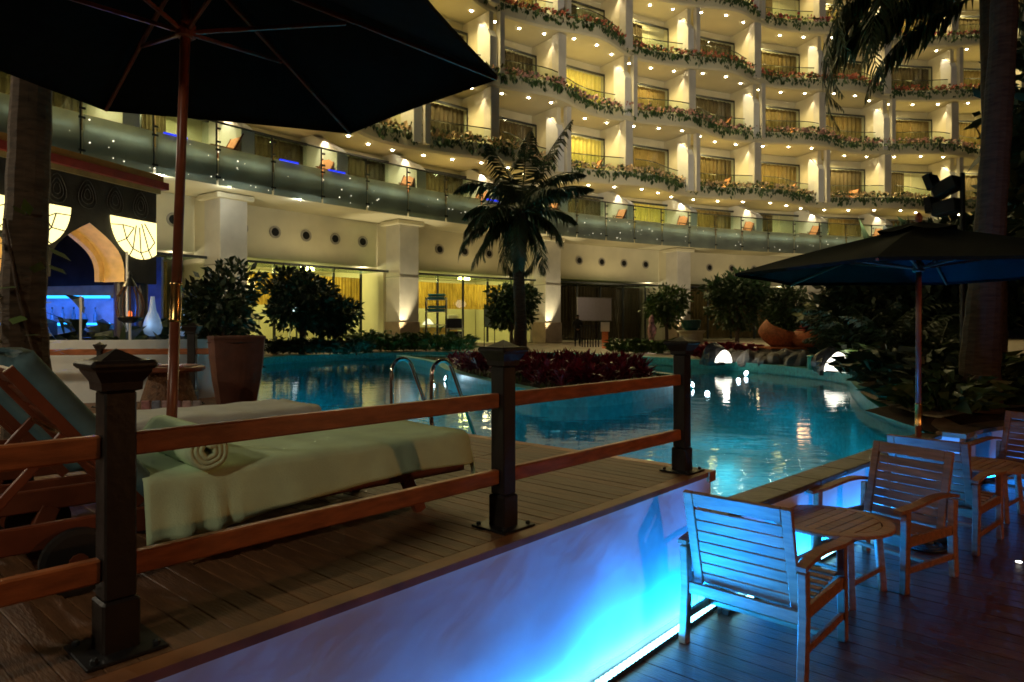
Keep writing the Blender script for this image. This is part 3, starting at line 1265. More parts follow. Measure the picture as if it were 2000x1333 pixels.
def ficus(loc, label, R, H, tz, n=2600, ls=.16, m=None, name='ficus_tree', seed=1, grp=None, cat='tree'):
    random.seed(seed)
    r = thing(name, label, cat, loc, 0, grp)
    blobs = [((0, 0, tz + H * .5), (R * .8, R * .8, H * .42))]
    for k in range(6):
        a = k * 2 * pi / 6 + rnd(-.3, .3)
        q = rnd(.35, .6) * R
        blobs.append(((q * cos(a), q * sin(a), tz + H * rnd(.25, .85)), (R * rnd(.4, .6),) * 2 + (H * rnd(.18, .3),)))
    obj('crown', crown_mb(n, blobs, ls), m or M_leaf, r)
    o = MB()
    o.tube([(0, 0, -.05), (rnd(-.04, .04), rnd(-.04, .04), tz * .5 + .1), (0, 0, tz + H * .3)], [.07 * R + .03, .055 * R + .02, .03], 8)
    o.v += []
    b = branches(blobs[1:], (0, 0, tz * .8 + .1), .025 + .01 * R)
    o.add(b.v, b.f)
    obj('trunk', o, M_bark2, r)
    return r


def shrub(loc, label, R, H, n, ls, m, seed, name='shrub', grp=None, cat='shrub'):
    """low plant: blades fanning up from several stems"""
    random.seed(seed)
    r = thing(name, label, cat, loc, 0, grp)
    o = MB()
    for _ in range(n):
        a = rnd(0, 2 * pi)
        q = R * sqrt(random.random())
        p = Vector((q * cos(a), q * sin(a), rnd(0.02, .75) * H * (1 - .5 * q / R)))
        d = Vector((cos(a) * rnd(.1, 1), sin(a) * rnd(.1, 1), rnd(.2, 1.3)))
        L = ls * rnd(.6, 1.3)
        # two-segment blade that bends over
        d.normalize()
        mid = p + d * L * .55
        tip = mid + (d + Vector((cos(a) * .4, sin(a) * .4, -.7))).normalized() * L * .5
        x = d.cross(Vector((rnd(-1, 1), rnd(-1, 1), .3))).normalized() * L * rnd(.12, .2)
        o.add([p, mid + x, tip, mid - x], [(0, 1, 2, 3)])
    obj('foliage', o, m, r)
    o = MB()
    for _ in range(5):
        a = rnd(0, 2 * pi)
        o.tube([(0, 0, -.02), (R * .3 * cos(a), R * .3 * sin(a), H * .5)], [.015, .006], 5)
    obj('stem', o, M_bark2, r)
    return r


def frond(o, base, az, el, L, bend, wl, nl=34, twist=0.0, lw=.045, sag=.5):
    """one pinnate palm frond: rachis arc + drooping leaflets"""
    p = Vector(base)
    d_h = Vector((cos(az), sin(az), 0))
    pts = []
    a = el
    seg = 14
    for k in range(seg + 1):
        pts.append(p.copy())
        p = p + (d_h * cos(a) + Vector((0, 0, sin(a)))) * (L / seg)
        a -= bend / seg * (.5 + k / seg)
    o.tube(pts, [.024 * (1 - .9 * k / seg) + .003 for k in range(seg + 1)], 5, cap=False)
    side = Vector((-sin(az), cos(az), 0))
    for k in range(nl):
        t = .12 + .88 * k / (nl - 1)
        f = t * seg
        i = min(int(f), seg - 1)
        q = pts[i].lerp(pts[i + 1], f - i)
        tg = (pts[i + 1] - pts[i]).normalized()
        ln = wl * (sin(pi * min(1, t * .8 + .18)) ** .7) * rnd(.85, 1.1)
        for s_ in (-1, 1):
            d = (side * s_ * rnd(.75, 1) + tg * rnd(.5, .8) + Vector((0, 0, -rnd(.0, .35) - sag * .3))).normalized()
            m_ = q + d * ln * .5
            tip = m_ + (d + Vector((0, 0, -sag))).normalized() * ln * .5
            x = tg * lw * .5
            o.add([q - x * .5, q + x * .5, m_ + x, tip, m_ - x], [(0, 1, 2, 3, 4)])


def palm(loc, label, trunk, crown_n, L, wl, seed, el=(.0, 1.45), nl=34, fro=None, lw=.05, extra=None, sag=.5, bend=(1.1, 2.0), m=None, name='palm_tree'):
    """trunk: list of (x,y,z,r) local"""
    random.seed(seed)
    r = thing(name, label, 'palm tree', loc)
    o = MB()
    pts = []
    rad = []
    for i in range(len(trunk) - 1):
        a = trunk[i]
        b = trunk[i + 1]
        for k in range(9):
            t = k / 9
            pts.append([a[j] * (1 - t) + b[j] * t for j in range(3)])
            rad.append((a[3] * (1 - t) + b[3] * t) * (1 + .05 * (k % 2)))
    pts.append(trunk[-1][:3])
    rad.append(trunk[-1][3])
    o.tube(pts, rad, 14)
    obj('trunk', o, M_bark, r)
    top = Vector(trunk[-1][:3])
    lst = extra or []
    for k in range(crown_n):
        az = k * 2.399 + rnd(-.2, .2)
        e = el[0] + (el[1] - el[0]) * ((k + .5) / crown_n)
        lst = lst + [(az, e, L * rnd(.85, 1.1), rnd(*bend))]
    for (az, e, ln, bd) in lst:
        o = MB()
        frond(o, top + Vector((rnd(-.05, .05), rnd(-.05, .05), -.05)), az, e, ln, bd, wl, nl, lw=lw, sag=sag)
        obj('frond', o, m or M_frond, r)
    return r


# palm on the island
palm((.22, 20.0, .86), 'young coconut palm growing out of the red plants on the pool island',
     [(0, 0, 0, .22), (.03, 0, 1.2, .18), (-.03, 0, 2.6, .17), (.02, 0, 3.6, .20), (.03, 0, 4.5, .15)], 15, 2.2, .75, 5,
     el=(-.95, 1.35), nl=44, lw=.065, sag=1.2, bend=(1.3, 2.4),
     extra=[(radians(185), -.1, 2.5, 1.6), (radians(205), -.5, 2.4, .9), (radians(170), .3, 2.3, 2.2), (radians(20), 1.15, 3.3, .30), (radians(75), 1.35, 2.9, .5), (radians(140), 1.25, 2.6, .6), (radians(0), .75, 2.3, 1.2)])
# near palm trunk on the right
palm((6.62, 9.75, .88), 'tall grey palm trunk rising from the planter behind the teak armchairs',
     [(0, 0, -.1, .30), (.02, 0, .5, .25), (.15, 0, 2.2, .19), (.36, .0, 5.2, .165), (.45, 0, 8.2, .15)], 12, 3.0, .6, 11, el=(-.2, 1.3), nl=26, lw=.06)
# drooping palm behind it
palm((8.35, 12.0, .88), 'dark palm with long drooping fronds beside the floodlights',
     [(0, 0, -.1, .26), (.1, 0, 3.0, .17), (.0, 0, 7.0, .15)], 3, 3.2, .85, 23, el=(-.4, 1.2), nl=46, lw=.06, sag=1.3,
     extra=[(radians(178), .45, 4.4, 3.0), (radians(200), .35, 4.2, 2.9), (radians(160), .2, 4.2, 2.6), (radians(188), .7, 4.6, 3.4), (radians(150), .5, 4.3, 3.2), (radians(185), .05, 3.0, 1.6),
            (radians(215), .7, 3.6, 2.6), (radians(240), .3, 3.2, 2.2), (radians(170), -.3, 2.8, 1.2), (radians(190), .9, 3.4, 2.0), (radians(265), .5, 3.3, 2.2), (radians(300), .6, 3.3, 2.2), (radians(330), .4, 3.2, 2.0)])
# left trunk rising behind the loungers
palm((-4.18, 5.95, ZD), 'thick palm trunk rising beside the black Moorish kiosk under the big parasol',
     [(0, 0, -.08, .20), (-.06, 0, 1.2, .165), (.02, 0, 3.2, .15), (.06, 0, 6.6, .14)], 12, 2.8, .6, 31, el=(-.2, 1.3), nl=24, lw=.06)
# creeper leaves on that trunk
sh = thing('creeper', 'broad leaved creeper clinging to the trunk beside the kiosk', 'creeper', (-4.18, 5.95, 1.2))
random.seed(3)
o = MB()
for k in range(46):
    a = rnd(0, 2 * pi)
    z = rnd(.1, 1.75)
    p = Vector((.2 * cos(a) - .05, .2 * sin(a), z))
    d = Vector((cos(a) + rnd(-.5, .1), sin(a) - .3, rnd(-.6, .5)))
    o.leaf(p, d, (0, 0, 1), rnd(.12, .30), rnd(.07, .15))
obj('foliage', o, M_leafb, sh)
obj('stem', MB().tube([(.19, -.03, -.2), (.16, -.12, .4), (.05, -.2, 1.0), (-.1, -.17, 1.7)], .012, 5), M_bark2, sh)

# ------------------------------------------------------------------ island with red plants
ISL = [(.13, 12.6), (.9, 11.55), (1.9, 11.95), (3.2, 13.8), (3.95, 15.2), (3.6, 17.0), (2.2, 19.6), (.6, 22.6), (-1.8, 25.4), (-4.3, 26.6),
       (-4.0, 25.3), (-2.5, 21.4), (-1.5, 16.9)]
ISS = smooth_poly(ISL, set(), 5)
isl = struct(obj('island', MB().prism(ISS, -1.1, .80), M_soil))
k = len(ISS)
inn = []
cxm = sum(p[0] for p in ISS) / k
cym = sum(p[1] for p in ISS) / k
for i in range(k):
    a = Vector(ISS[i - 1])
    b = Vector(ISS[(i + 1) % k])
    t = (b - a).normalized()
    inn.append((ISS[i][0] - t.y * .28, ISS[i][1] + t.x * .28))
oo = [(ISS[i][0] + .006 * (ISS[i][0] - cxm) / 4, ISS[i][1] + .006 * (ISS[i][1] - cym) / 4) for i in range(k)]
ar = sum(ISS[i][0] * ISS[(i + 1) % k][1] - ISS[(i + 1) % k][0] * ISS[i][1] for i in range(k))
if ar < 0:
    inn = [(2 * ISS[i][0] - inn[i][0], 2 * ISS[i][1] - inn[i][1]) for i in range(k)]
mb = MB()
vs = [(x, y, -1.1) for x, y in oo] + [(x, y, .86) for x, y in oo] + [(x, y, .86) for x, y in inn] + [(x, y, .70) for x, y in inn]
F = []
for i in range(k):
    j = (i + 1) % k
    for a in range(3):
        F.append((a * k + i, a * k + j, (a + 1) * k + j, (a + 1) * k + i))
mb.add(vs, F)
obj('island_kerb', mb, M_tile, isl)


def inside(x, y, Pp):
    c = False
    j = len(Pp) - 1
    for i in range(len(Pp)):
        if (Pp[i][1] > y) != (Pp[j][1] > y) and x < (Pp[j][0] - Pp[i][0]) * (y - Pp[i][1]) / (Pp[j][1] - Pp[i][1]) + Pp[i][0]:
            c = not c
        j = i
    return c


random.seed(12)


def cordyline_mesh(seed):
    random.seed(seed)
    o = MB()
    for s_ in range(4):
        bx, by = rnd(-.14, .14), rnd(-.14, .14)
        h = rnd(.22, .42)
        for q in range(15):
            a = q * 2.4 + rnd(-.3, .3)
            e = rnd(.25, 1.3)
            L = rnd(.24, .40)
            p = Vector((bx, by, h * rnd(.5, 1)))
            d = Vector((cos(a) * cos(e), sin(a) * cos(e), sin(e)))
            mid = p + d * L * .55
            tip = mid + (d + Vector((0, 0, -.45))).normalized() * L * .45
            x = d.cross(Vector((0, 0, 1))).normalized() * L * .11
            o.add([p, mid + x, tip, mid - x], [(0, 1, 2, 3)])
    return o.mesh('foliage', M_red)


cm = [cordyline_mesh(40 + i) for i in range(4)]
stem_me = MB().tube([(0, 0, -.05), (.02, 0, .3)], [.02, .012], 6).mesh('stem', M_bark2)
random.seed(77)
cnt = 0
tries = 0
while cnt < 105 and tries < 4000:
    tries += 1
    x, y = rnd(-1.6, 2.75), rnd(11.9, 20.0)
    if not inside(x, y, inn) or (y > 17.8 and random.random() < .6) or (x < -.9 and y < 15):
        continue
    r = thing('cordyline', 'red leaved cordyline plant massed on the pool island', 'plant', (x, y, .79), rnd(0, 6.3), 'red plants on the pool island')
    r.scale = (rnd(.75, 1.15),) * 3
    place('foliage', random.choice(cm), r)
    place('stem', stem_me, r)
    cnt += 1
# grass verge of the island
random.seed(5)
mb = MB()
for _ in range(2600):
    x, y = rnd(-4.2, 3.9), rnd(11.6, 26.5)
    if not inside(x, y, inn):
        continue
    a = rnd(0, 2 * pi)
    h = rnd(.05, .14)
    mb.add([(x - .02, y, .79), (x + .02, y, .79), (x + .05 * cos(a), y + .05 * sin(a), .79 + h)], [(0, 1, 2)])
tag(obj('island_grass', mb, M_leafb), 'short grass along the verge of the pool island', 'grass', kind='stuff')


def at(x, y, z):
    Y = (EYE - z) * FPX / (y - 636)
    return ((x - 1000) / FPX * Y, Y, z)


def atY(x, Y, z):
    return ((x - 1000) / FPX * Y, Y, z)


G0 = .88
# clipped and loose trees around the pool
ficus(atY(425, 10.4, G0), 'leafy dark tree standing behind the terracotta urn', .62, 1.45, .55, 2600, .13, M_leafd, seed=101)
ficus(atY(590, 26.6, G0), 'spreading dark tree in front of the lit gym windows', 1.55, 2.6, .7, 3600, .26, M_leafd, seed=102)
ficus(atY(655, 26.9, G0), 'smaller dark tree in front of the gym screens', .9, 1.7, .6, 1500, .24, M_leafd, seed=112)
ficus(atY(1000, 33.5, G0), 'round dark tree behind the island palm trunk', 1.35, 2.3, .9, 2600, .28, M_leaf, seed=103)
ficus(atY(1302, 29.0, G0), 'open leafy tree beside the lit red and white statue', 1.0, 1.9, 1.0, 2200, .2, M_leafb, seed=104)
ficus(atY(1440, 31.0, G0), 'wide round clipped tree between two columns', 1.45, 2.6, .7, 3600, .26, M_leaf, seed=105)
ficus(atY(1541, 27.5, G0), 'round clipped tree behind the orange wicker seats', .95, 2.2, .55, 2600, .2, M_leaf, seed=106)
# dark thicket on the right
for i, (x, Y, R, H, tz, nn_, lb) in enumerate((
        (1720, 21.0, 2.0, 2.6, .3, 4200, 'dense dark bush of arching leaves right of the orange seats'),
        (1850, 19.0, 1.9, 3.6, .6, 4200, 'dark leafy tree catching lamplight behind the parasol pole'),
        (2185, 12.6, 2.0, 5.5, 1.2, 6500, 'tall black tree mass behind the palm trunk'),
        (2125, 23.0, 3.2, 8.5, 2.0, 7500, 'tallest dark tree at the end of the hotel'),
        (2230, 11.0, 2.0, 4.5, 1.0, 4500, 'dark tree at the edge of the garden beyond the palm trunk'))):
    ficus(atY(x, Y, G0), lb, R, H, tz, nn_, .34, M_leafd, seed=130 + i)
# arching cane clumps in front of the thicket
for i, (x, Y, h) in enumerate(((1700, 18.5, 2.6), (1770, 17.5, 2.2), (1655, 18.8, 1.7), (1830, 16.5, 1.8))):
    lb = ('tall arching cane clump behind the lit rock', 'arching cane clump right of the parasol pole foliage', 'low cane clump beside the orange wicker seats',
          'cane clump in front of the dark leafy tree')[i]
    random.seed(300 + i)
    r = thing('cane_palm', lb, 'plant', atY(x, Y, G0))
    o = MB()
    for k in range(18):
        frond(o, (rnd(-.3, .3), rnd(-.3, .3), 0), k * 2.4, rnd(1.0, 1.45), h * rnd(.7, 1.15), rnd(1.0, 1.9), .5, 20, lw=.05, sag=.6)
    obj('fronds', o, M_frond, r)
# broad upright leaves (heliconia) against the lit wall
for (x, Y, h, sd) in ((1765, 19.5, 3.6, 1), (1720, 20.5, 4.2, 2)):
    random.seed(sd)
    r = thing('heliconia', 'broad leaved upright plant silhouetted %s the wall lamp' % ('below' if sd == 1 else 'left of'), 'plant', atY(x, Y, G0))
    o = MB()
    for k in range(9):
        a = rnd(0, 6.28)
        p = Vector((rnd(-.2, .2), rnd(-.2, .2), h * rnd(.4, .7)))
        o.leaf(p, (cos(a) * .35, sin(a) * .35, 1), (0, 1, 0), h * .36, .26)
    obj('foliage', o, M_leaf, r)
    obj('stem', MB().tube([(0, 0, -.05), (.04, 0, h * .8)], [.05, .03], 6), M_leaf, r)
# low plants on the far bank and on the right bank
items = []
for x in range(540, 700, 26):
    items.append((x, 26.0 + rnd(-.3, .5), .55, .7, M_leafd, 'low dark shrub on the far pool bank below the gym windows'))
for x in range(700, 905, 22):
    items.append((x, 28.9 + rnd(-.2, .6), .6, rnd(.8, 1.3), M_leafb if x % 44 else M_leaf, 'bushy green shrub on the far bank before the second gym window'))
for x in (1215, 1240, 1262, 1285):
    items.append((x, 27.2, .55, .6, M_leafb, 'low bright green shrub around the foot of the statue'))
for x in (1385, 1405, 1425, 1445):
    items.append((x, 23.6, .45, .5, M_red, 'low red flowered shrub behind the first lit rock'))
for i, (x, Y, R, H, m_, lb) in enumerate(items):
    shrub(atY(x, Y, G0), lb, R, H, 150, .42, m_, 400 + i, grp=lb)
for i in range(44):
    t = i / 43
    Y = 9.6 + 9.0 * t + rnd(-.3, .3)
    base = 5.35 + .0 * t
    bx = [5.75, 6.0, 6.5, 7.3, 8.1, 8.4]
    f = t * 4.999
    x = bx[int(f)] * (1 - f % 1) + bx[int(f) + 1] * (f % 1) + rnd(.1, 2.6)
    if hypot(x - 6.62, Y - 9.75) < .6:
        continue
    zone = ('by the tan kerb near the parasol pole', 'on the bank in front of the palm trunk', 'on the bank below the cane clumps', 'on the bank beside the second glowing stone')[min(3, int(t * 4))]
    mm, cw = random.choice([(M_leafd, 'nearly black'), (M_leaf, 'mid green'), (M_leafd, 'nearly black'), (M_leafb, 'bright green')])
    lb = '%s grassy shrub %s' % (cw, zone)
    shrub((x, Y, G0), lb, .5, rnd(.45, .8), 130, .42, mm, 500 + i, grp=lb)

# ------------------------------------------------------------------ hotel
random.seed(21)
BX, BY, BR = 44.346, -13.025, 68.03
TH = [151, 147.1, 143.2, 139.25, 135.3, 130.95, 126.6, 121.9, 117.2, 112.15, 107.1, 102.05, 97, 92]


def bp(th, r, z):
    a = radians(th)
    return Vector((BX + r * cos(a), BY + r * sin(a), z))


hotel = thing('hotel', 'curved white hotel with wavy flower lined balconies above a frosted glass terrace', 'hotel', tuple(bp(117, BR + 2, .9)))


def hp(name, me, th=0.0, z=0.0, parent=None):
    o = place(name, me, parent or hotel, (BX, BY, z), radians(th))
    if parent is None:
        o.matrix_parent_inverse = Matrix.Translation(-hotel.location)
    else:                                     # sub-part given in its own parent's frame: same origin
        o.location = (0, 0, 0)
        o.rotation_euler = (0, 0, 0)
    return o


def arcbox(o, r0, r1, z0, z1, w_, n=6, c=0.0):
    """curved box, w_ degrees wide centred on angle c"""
    vs = []
    for i in range(n + 1):
        a = radians(c - w_ / 2 + w_ * i / n)
        for r, z in ((r0, z0), (r1, z0), (r1, z1), (r0, z1)):
            vs.append((r * cos(a), r * sin(a), z))
    F = [(0, 1, 2, 3), tuple(range(4 * n + 3, 4 * n - 1, -1))]
    for i in range(n):
        for k in range(4):
            j = (k + 1) % 4
            F.append((i * 4 + k, i * 4 + 4 + k, i * 4 + 4 + j, i * 4 + j))
    return o.add(vs, F)


Z1 = 8.30                         # terrace floor
FZ = [11.20, 15.65, 20.10, 24.55, 29.0]   # slab undersides of the balcony floors
BULGE = [111.5, 128.0, 125.0, 114.7, 110.0]
PER = 9.75


def ro(k, th):
    return BR + 1.0 - .62 * cos(2 * pi * (th - BULGE[k]) / PER) - .10 * cos(4 * pi * (th - BULGE[k]) / PER + 1)


# terrace slab
mb = MB()
arcbox(mb, BR, BR + 6.5, 7.55, Z1, 62, 60, 122)
hp('terrace_slab', mb.mesh('terrace_slab', M_soffit))
# soffit vault ribs under the terrace
for i in range(0, 13, 2):
    pass
# wavy balcony slabs
for k, z in enumerate(FZ):
    vs = []
    st = 128
    ths = [152 - 61 * i / st for i in range(st + 1)]
    for th in ths:
        r = ro(k, th)
        for rr, zz in ((r + .10, z), (r, z + .12), (r, z + .86), (r + .42, z + .86), (r + .42, z + .36), (BR + 6.2, z + .36), (BR + 6.2, z)):
            vs.append(tuple(bp(th, rr, zz) - Vector((BX, BY, 0))))
    F = []
    for i in range(st):
        for q in range(7):
            j = (q + 1) % 7
            F.append((i * 7 + q, i * 7 + j, i * 7 + 7 + j, i * 7 + 7 + q))
    F += [tuple(range(6, -1, -1)), tuple(range(st * 7, st * 7 + 7))]
    mb = MB()
    mb.add(vs, F)
    hp('balcony_slab', mb.mesh('balcony_slab', M_soffit))
# back wall of the upper floors
mb = MB()
arcbox(mb, BR + 4.0, BR + 4.3, Z1, 33.5, 61, 60, 121.5)
hp('back_wall', mb.mesh('back_wall', M_cream))
mb = MB()
arcbox(mb, BR + 1, BR + 6, 33.5, 34.2, 61, 40, 121.5)
hp('roof_slab', mb.mesh('roof_slab', M_cream))

# partitions, columns, windows
part_me = MB().box((BR + 2.75, 0, 2.0), (2.6, .30, 4.09)).mesh('partition_wall', M_cream)
col_me = MB().box((BR + 1.42, 0, 2.0), (.66, .66, 4.09), bev=.03).mesh('balcony_column', M_colm)
mb = MB()                                    # wing with a rounded lit shoulder
pr = [(BR + 1.25, 0), (BR + 1.25, 2.55), (BR + 1.45, 2.95), (BR + 1.9, 3.35), (BR + 2.4, 3.62), (BR + 2.4, 0)]
mb.add([(x, -.26, z) for x, z in pr] + [(x, .26, z) for x, z in pr],
       [tuple(range(5, -1, -1)), tuple(range(6, 12))] + [(i, (i + 1) % 6, 6 + (i + 1) % 6, 6 + i) for i in range(6)])
wing_me = mb.mesh('wing_wall', M_white)
mb = MB()
pr = [(BR + .95, 0), (BR + .95, 1.75), (BR + 1.35, 2.05), (BR + 3.0, 2.89), (BR + 4.0, 2.89), (BR + 4.0, 0)]
mb.add([(x, -.30, z) for x, z in pr] + [(x, .30, z) for x, z in pr],
       [tuple(range(5, -1, -1)), tuple(range(6, 12))] + [(i, (i + 1) % 6, 6 + (i + 1) % 6, 6 + i) for i in range(6)])
twing_me = mb.mesh('terrace_wing_wall', M_white)
cache = {}


def rm(key, fn):
    if key not in cache:
        cache[key] = fn()
    return cache[key]


def curtain_mesh(w_, z0, z1, m, folds, r, amp, part=(0, 1), ph=0.0):
    o = MB()
    n = folds * 6
    vs = []
    for i in range(n + 1):
        u = part[0] + (part[1] - part[0]) * i / n
        a = radians(-w_ / 2 + w_ * u)
        rr = r + amp * sin(2 * pi * i / 6 + ph) + amp * .4 * sin(i * .37 + ph)
        vs += [(rr * cos(a), rr * sin(a), z0), (rr * cos(a), rr * sin(a), z1)]
    o.add(vs, [(2 * i, 2 * i + 2, 2 * i + 3, 2 * i + 1) for i in range(n)])
    return o.mesh('curtain', m)


def window(th0, th1, z0, h, style, r=BR + 3.45):
    w_ = abs(th1 - th0) - .36
    thc = (th0 + th1) / 2
    key = round(w_, 2)

    def fr():
        o = MB()
        arcbox(o, r - .05, r + .05, h - .12, h, w_, 8)
        arcbox(o, r - .05, r + .05, 0, .10, w_, 8)
        for c_ in (-.5, .17, .5):
            a = radians(w_ * c_)
            o.box(((r) * cos(a), r * sin(a), h / 2), (.06, .06, h), Matrix.Rotation(a, 3, 'Z'))
        return o.mesh('window', M_metal)
    f = hp('window', rm(('f', key, h), fr), thc, z0)
    m_ = {'g': M_curt, 'o': M_curtd, 'l': M_curtglow, 'h': M_curt, 'H': M_curtd}[style]
    prt = {'h': (0, .55), 'H': (.40, 1)}.get(style, (0, 1))
    hp('curtain', rm(('c', key, h, style), lambda: curtain_mesh(w_ * .98, .06, h - .1, m_, 15, r + .28, .05, prt)), parent=f)
    for q in range(3):
        c_ = (-.335, 0, .335)[q] * w_
        hp('pane', rm(('p', key, h, q), lambda: arcbox(MB(), r - .012, r + .012, .1, h - .12, w_ * .315, 3, c_).mesh('pane', M_glass)), parent=f)
    # head wall above the window
    return f


dot_me = MB().lathe([(.08, .0), (.068, -.03), (.02, -.04)], 10).mesh('downlight', M_dot)
rail_cache = {}
WARM = (1.0, .76, .36)
nroom = 0
random.seed(5)
lit_rooms = {(1, 7), (0, 7), (0, 6), (2, 7)}
for k in range(-1, 4):
    zf = Z1 if k < 0 else FZ[k] + .36
    zc = FZ[k + 1]
    hh = zc - zf
    for i, th in enumerate(TH):
        if k < 0:
            hp('wing_wall', twing_me, th, zf + .01)
            # wall washer scallop
        else:
            hp('partition_wall', part_me, th, zf + .005)
            if (i + k) % 2:
                hp('balcony_column', col_me, th, zf + .005)
            else:
                hp('wing_wall', wing_me, th, zf + .005)
                hp('balcony_column', MB and rm('thin', lambda: MB().box((BR + 1.22, 0, 2.0), (.34, .34, 4.09)).mesh('balcony_column', M_colm)), th - .42, zf + .005)
    for i in range(len(TH) - 1):
        a, b = TH[i], TH[i + 1]
        c = (a + b) / 2
        vis = True
        if k >= 1 and a > 143 or k >= 2 and a > 139 or k == 0 and a > 144:
            vis = False                       # hidden behind the big parasol
        st = 'l' if (k, i) in {(0, 6), (1, 6), (-1, 7)} else random.choice('goooohH' if k < 0 else 'ggggoohH')
        if vis:
            window(a, b, zf + .01, 3.35 if k >= 0 else 2.55, st)
        # lamps
        rf = ro(max(k + 1, 0), c)
        if vis:
            for q in (-.30, 0.02, .34):
                d = hp('downlight', dot_me, c - q * (a - b), zc - .004)
                d.location = (BX, BY, zc)
                # mesh sits at the origin, so push it out to the soffit
                pth = c - q * (a - b)
                rr = ro(k + 1, pth) + .85
                d.location = tuple(bp(pth, rr, zc - .002))
                d.rotation_euler = (0, 0, 0)
            lamp('room_light', tuple(bp(c, ro(k + 1, c) + .75, zc - .15)), (540 if k >= 0 else 290) * (rnd(.75, 1.2) if random.random() < .85 else .25), (1.0, .79, .34), .12, 'SPOT',
                 aim=tuple(bp(c, ro(k + 1, c) + 1.1, zf)), spot=160, blend=.5)
            lamp('room_fill', tuple(bp(c, BR + 2.4, zf + 1.3)), (75 if k >= 0 else 26) * rnd(.4, 1.5), (1.0, .72, .20), .3)  # added yellow fill in mid-room, no fixture
            s = lamp('wall_washer', tuple(bp(b + .42, BR + 1.9, zc - .12)), 135 if k >= 0 else 190, (1, .80, .50), .05, 'SPOT',
                     aim=tuple(bp(b + .16, BR + 2.1, zf)), spot=66, blend=.25)
# railing glass of the balconies and the terrace
for k in range(0, 4):
    zf = FZ[k] + .36
    for i in range(1, len(TH) - 1):
        a, b = TH[i], TH[i + 1]
        if k >= 1 and a > 143:
            continue
        c = (a + b) / 2
        mb = MB()
        n = 14
        vs = []
        for q in range(n + 1):
            th = a - .35 + (b - a + .7) * q / n
            r = max(ro(k, th) + .62, BR + .85)
            p0_ = bp(th, r, .52) - Vector((BX, BY, 0))
            p1_ = bp(th, r, 1.55) - Vector((BX, BY, 0))
            vs += [p0_, p1_]
        mb.add(vs, [(2 * q, 2 * q + 2, 2 * q + 3, 2 * q + 1) for q in range(n)])
        g = hp('railing_panel', mb.mesh('railing_panel', M_rglass), 0, zf)
        mb = MB()
        mb.tube([vs[2 * q + 1] for q in range(n + 1)], .032, 6)
        hp('hand_rail', mb.mesh('hand_rail', M_metal), parent=g)
np_ = 29
pw_ = 59.0 / np_
fr_me = arcbox(MB(), BR - .22, BR - .17, 7.32, 8.78, pw_ - .10, 4).mesh('frosted_panel', M_frost)
cl_me = arcbox(MB(), BR - .20, BR - .17, 8.80, 9.66, pw_ - .10, 4).mesh('clear_panel', M_rglass)
pst = MB()
pst.box((BR - .12, 0, 8.6), (.05, .055, 2.2))
for z in (7.6, 8.65, 8.95, 9.45):
    pst.box((BR - .24, 0, z), (.05, .20, .07))
post_me = pst.mesh('railing_post', M_metal)
led_me = arcbox(MB(), BR - .1, BR - .02, 8.80, 8.88, pw_ * .36, 3).mesh('blue_tube', M_ledb)
for i in range(np_):
    th = 151.0 - pw_ * (i + .5)
    hp('frosted_panel', fr_me, th)
    hp('clear_panel', cl_me, th)
    hp('railing_post', post_me, th + pw_ / 2)
    if i in (2, 4, 5, 9):
        hp('blue_tube', led_me, th + .3)
mb = MB()
mb.tube([bp(151 - .5 * q, BR - .19, 9.70) - Vector((BX, BY, 0)) for q in range(119)], .04, 6)
hp('terrace_hand_rail', mb.mesh('terrace_hand_rail', M_metal))
# little sparkling bulbs behind the frosted glass
random.seed(9)
mb = MB()
for _ in range(130):
    p = bp(rnd(98, 150), BR - .235, rnd(7.45, 8.65)) - Vector((BX, BY, 0))
    s = rnd(.012, .035)
    mb.box(p, (s, s, s * 1.3))
o = hp('fairy_lights', mb.mesh('fairy_lights', emat('fairy_glow', (1, .9, .65), 2.2)))
o['kind'] = 'stuff'

# ground floor: columns, wall band, bays
mb = MB()
mb.box((BR + 2.6, 0, 4.23), (1.25, 1.25, 6.64), bev=.03)
gcol = mb.mesh('column', M_colm)
mb = MB()
mb.box((BR + 2.6, 0, 1.55), (1.36, 1.36, 1.30), bev=.03)
gpl = mb.mesh('column_plinth', M_plinth)
mb = MB()
mb.box((BR + 2.6, 0, 4.55), (1.29, 1.29, .055))
gjt = mb.mesh('column_joint', M_ring)
mb = MB()
mb.box((BR + 2.6, 0, 7.40), (1.6, 1.7, .22), bev=.03)
gcap = mb.mesh('column_cap', M_cream)
GC = TH[0::2]
for th in GC:
    c_ = hp('column', gcol, th)
    hp('column_plinth', gpl, parent=c_)
    hp('column_joint', gjt, parent=c_)
    hp('column_cap', gcap, parent=c_)
    # bracket between column and wall
    mb = MB()
    arcbox(mb, BR + 3.2, BR + 4.05, 4.9, 7.5, 1.0, 2)
    hp('bracket', rm('brk', lambda: mb.mesh('bracket', M_cream)), th)
mb = MB()
arcbox(mb, BR + 4.0, BR + 4.4, 5.15, 7.56, 61, 60, 121.5)
hp('band_wall', mb.mesh('band_wall', M_cream))
mb = MB()
arcbox(mb, BR + 4.4, BR + 6.4, 5.15, 5.35, 61, 60, 121.5)
hp('recess_soffit', mb.mesh('recess_soffit', M_soffit))
ring_me = MB().lathe([(.27, -.0), (.30, .02), (.30, .05), (.22, .06), (.19, .03), (.20, .0)], 20).mesh('round_vent', M_ring)
hole_me = MB().lathe([(.195, .0), (.19, .045), (.01, .05)], 20).mesh('vent_hole', M_hole)
for i in range(len(GC) - 1):
    for q in range(5):
        th = GC[i] + (GC[i + 1] - GC[i]) * (.16 + .17 * q)
        o = hp('round_vent', ring_me, th, 0)
        o.location = tuple(bp(th, BR + 3.995, 6.45))
        o.rotation_euler = (0, -pi / 2, radians(th))
        place('vent_hole', hole_me, o)
BAYS = []
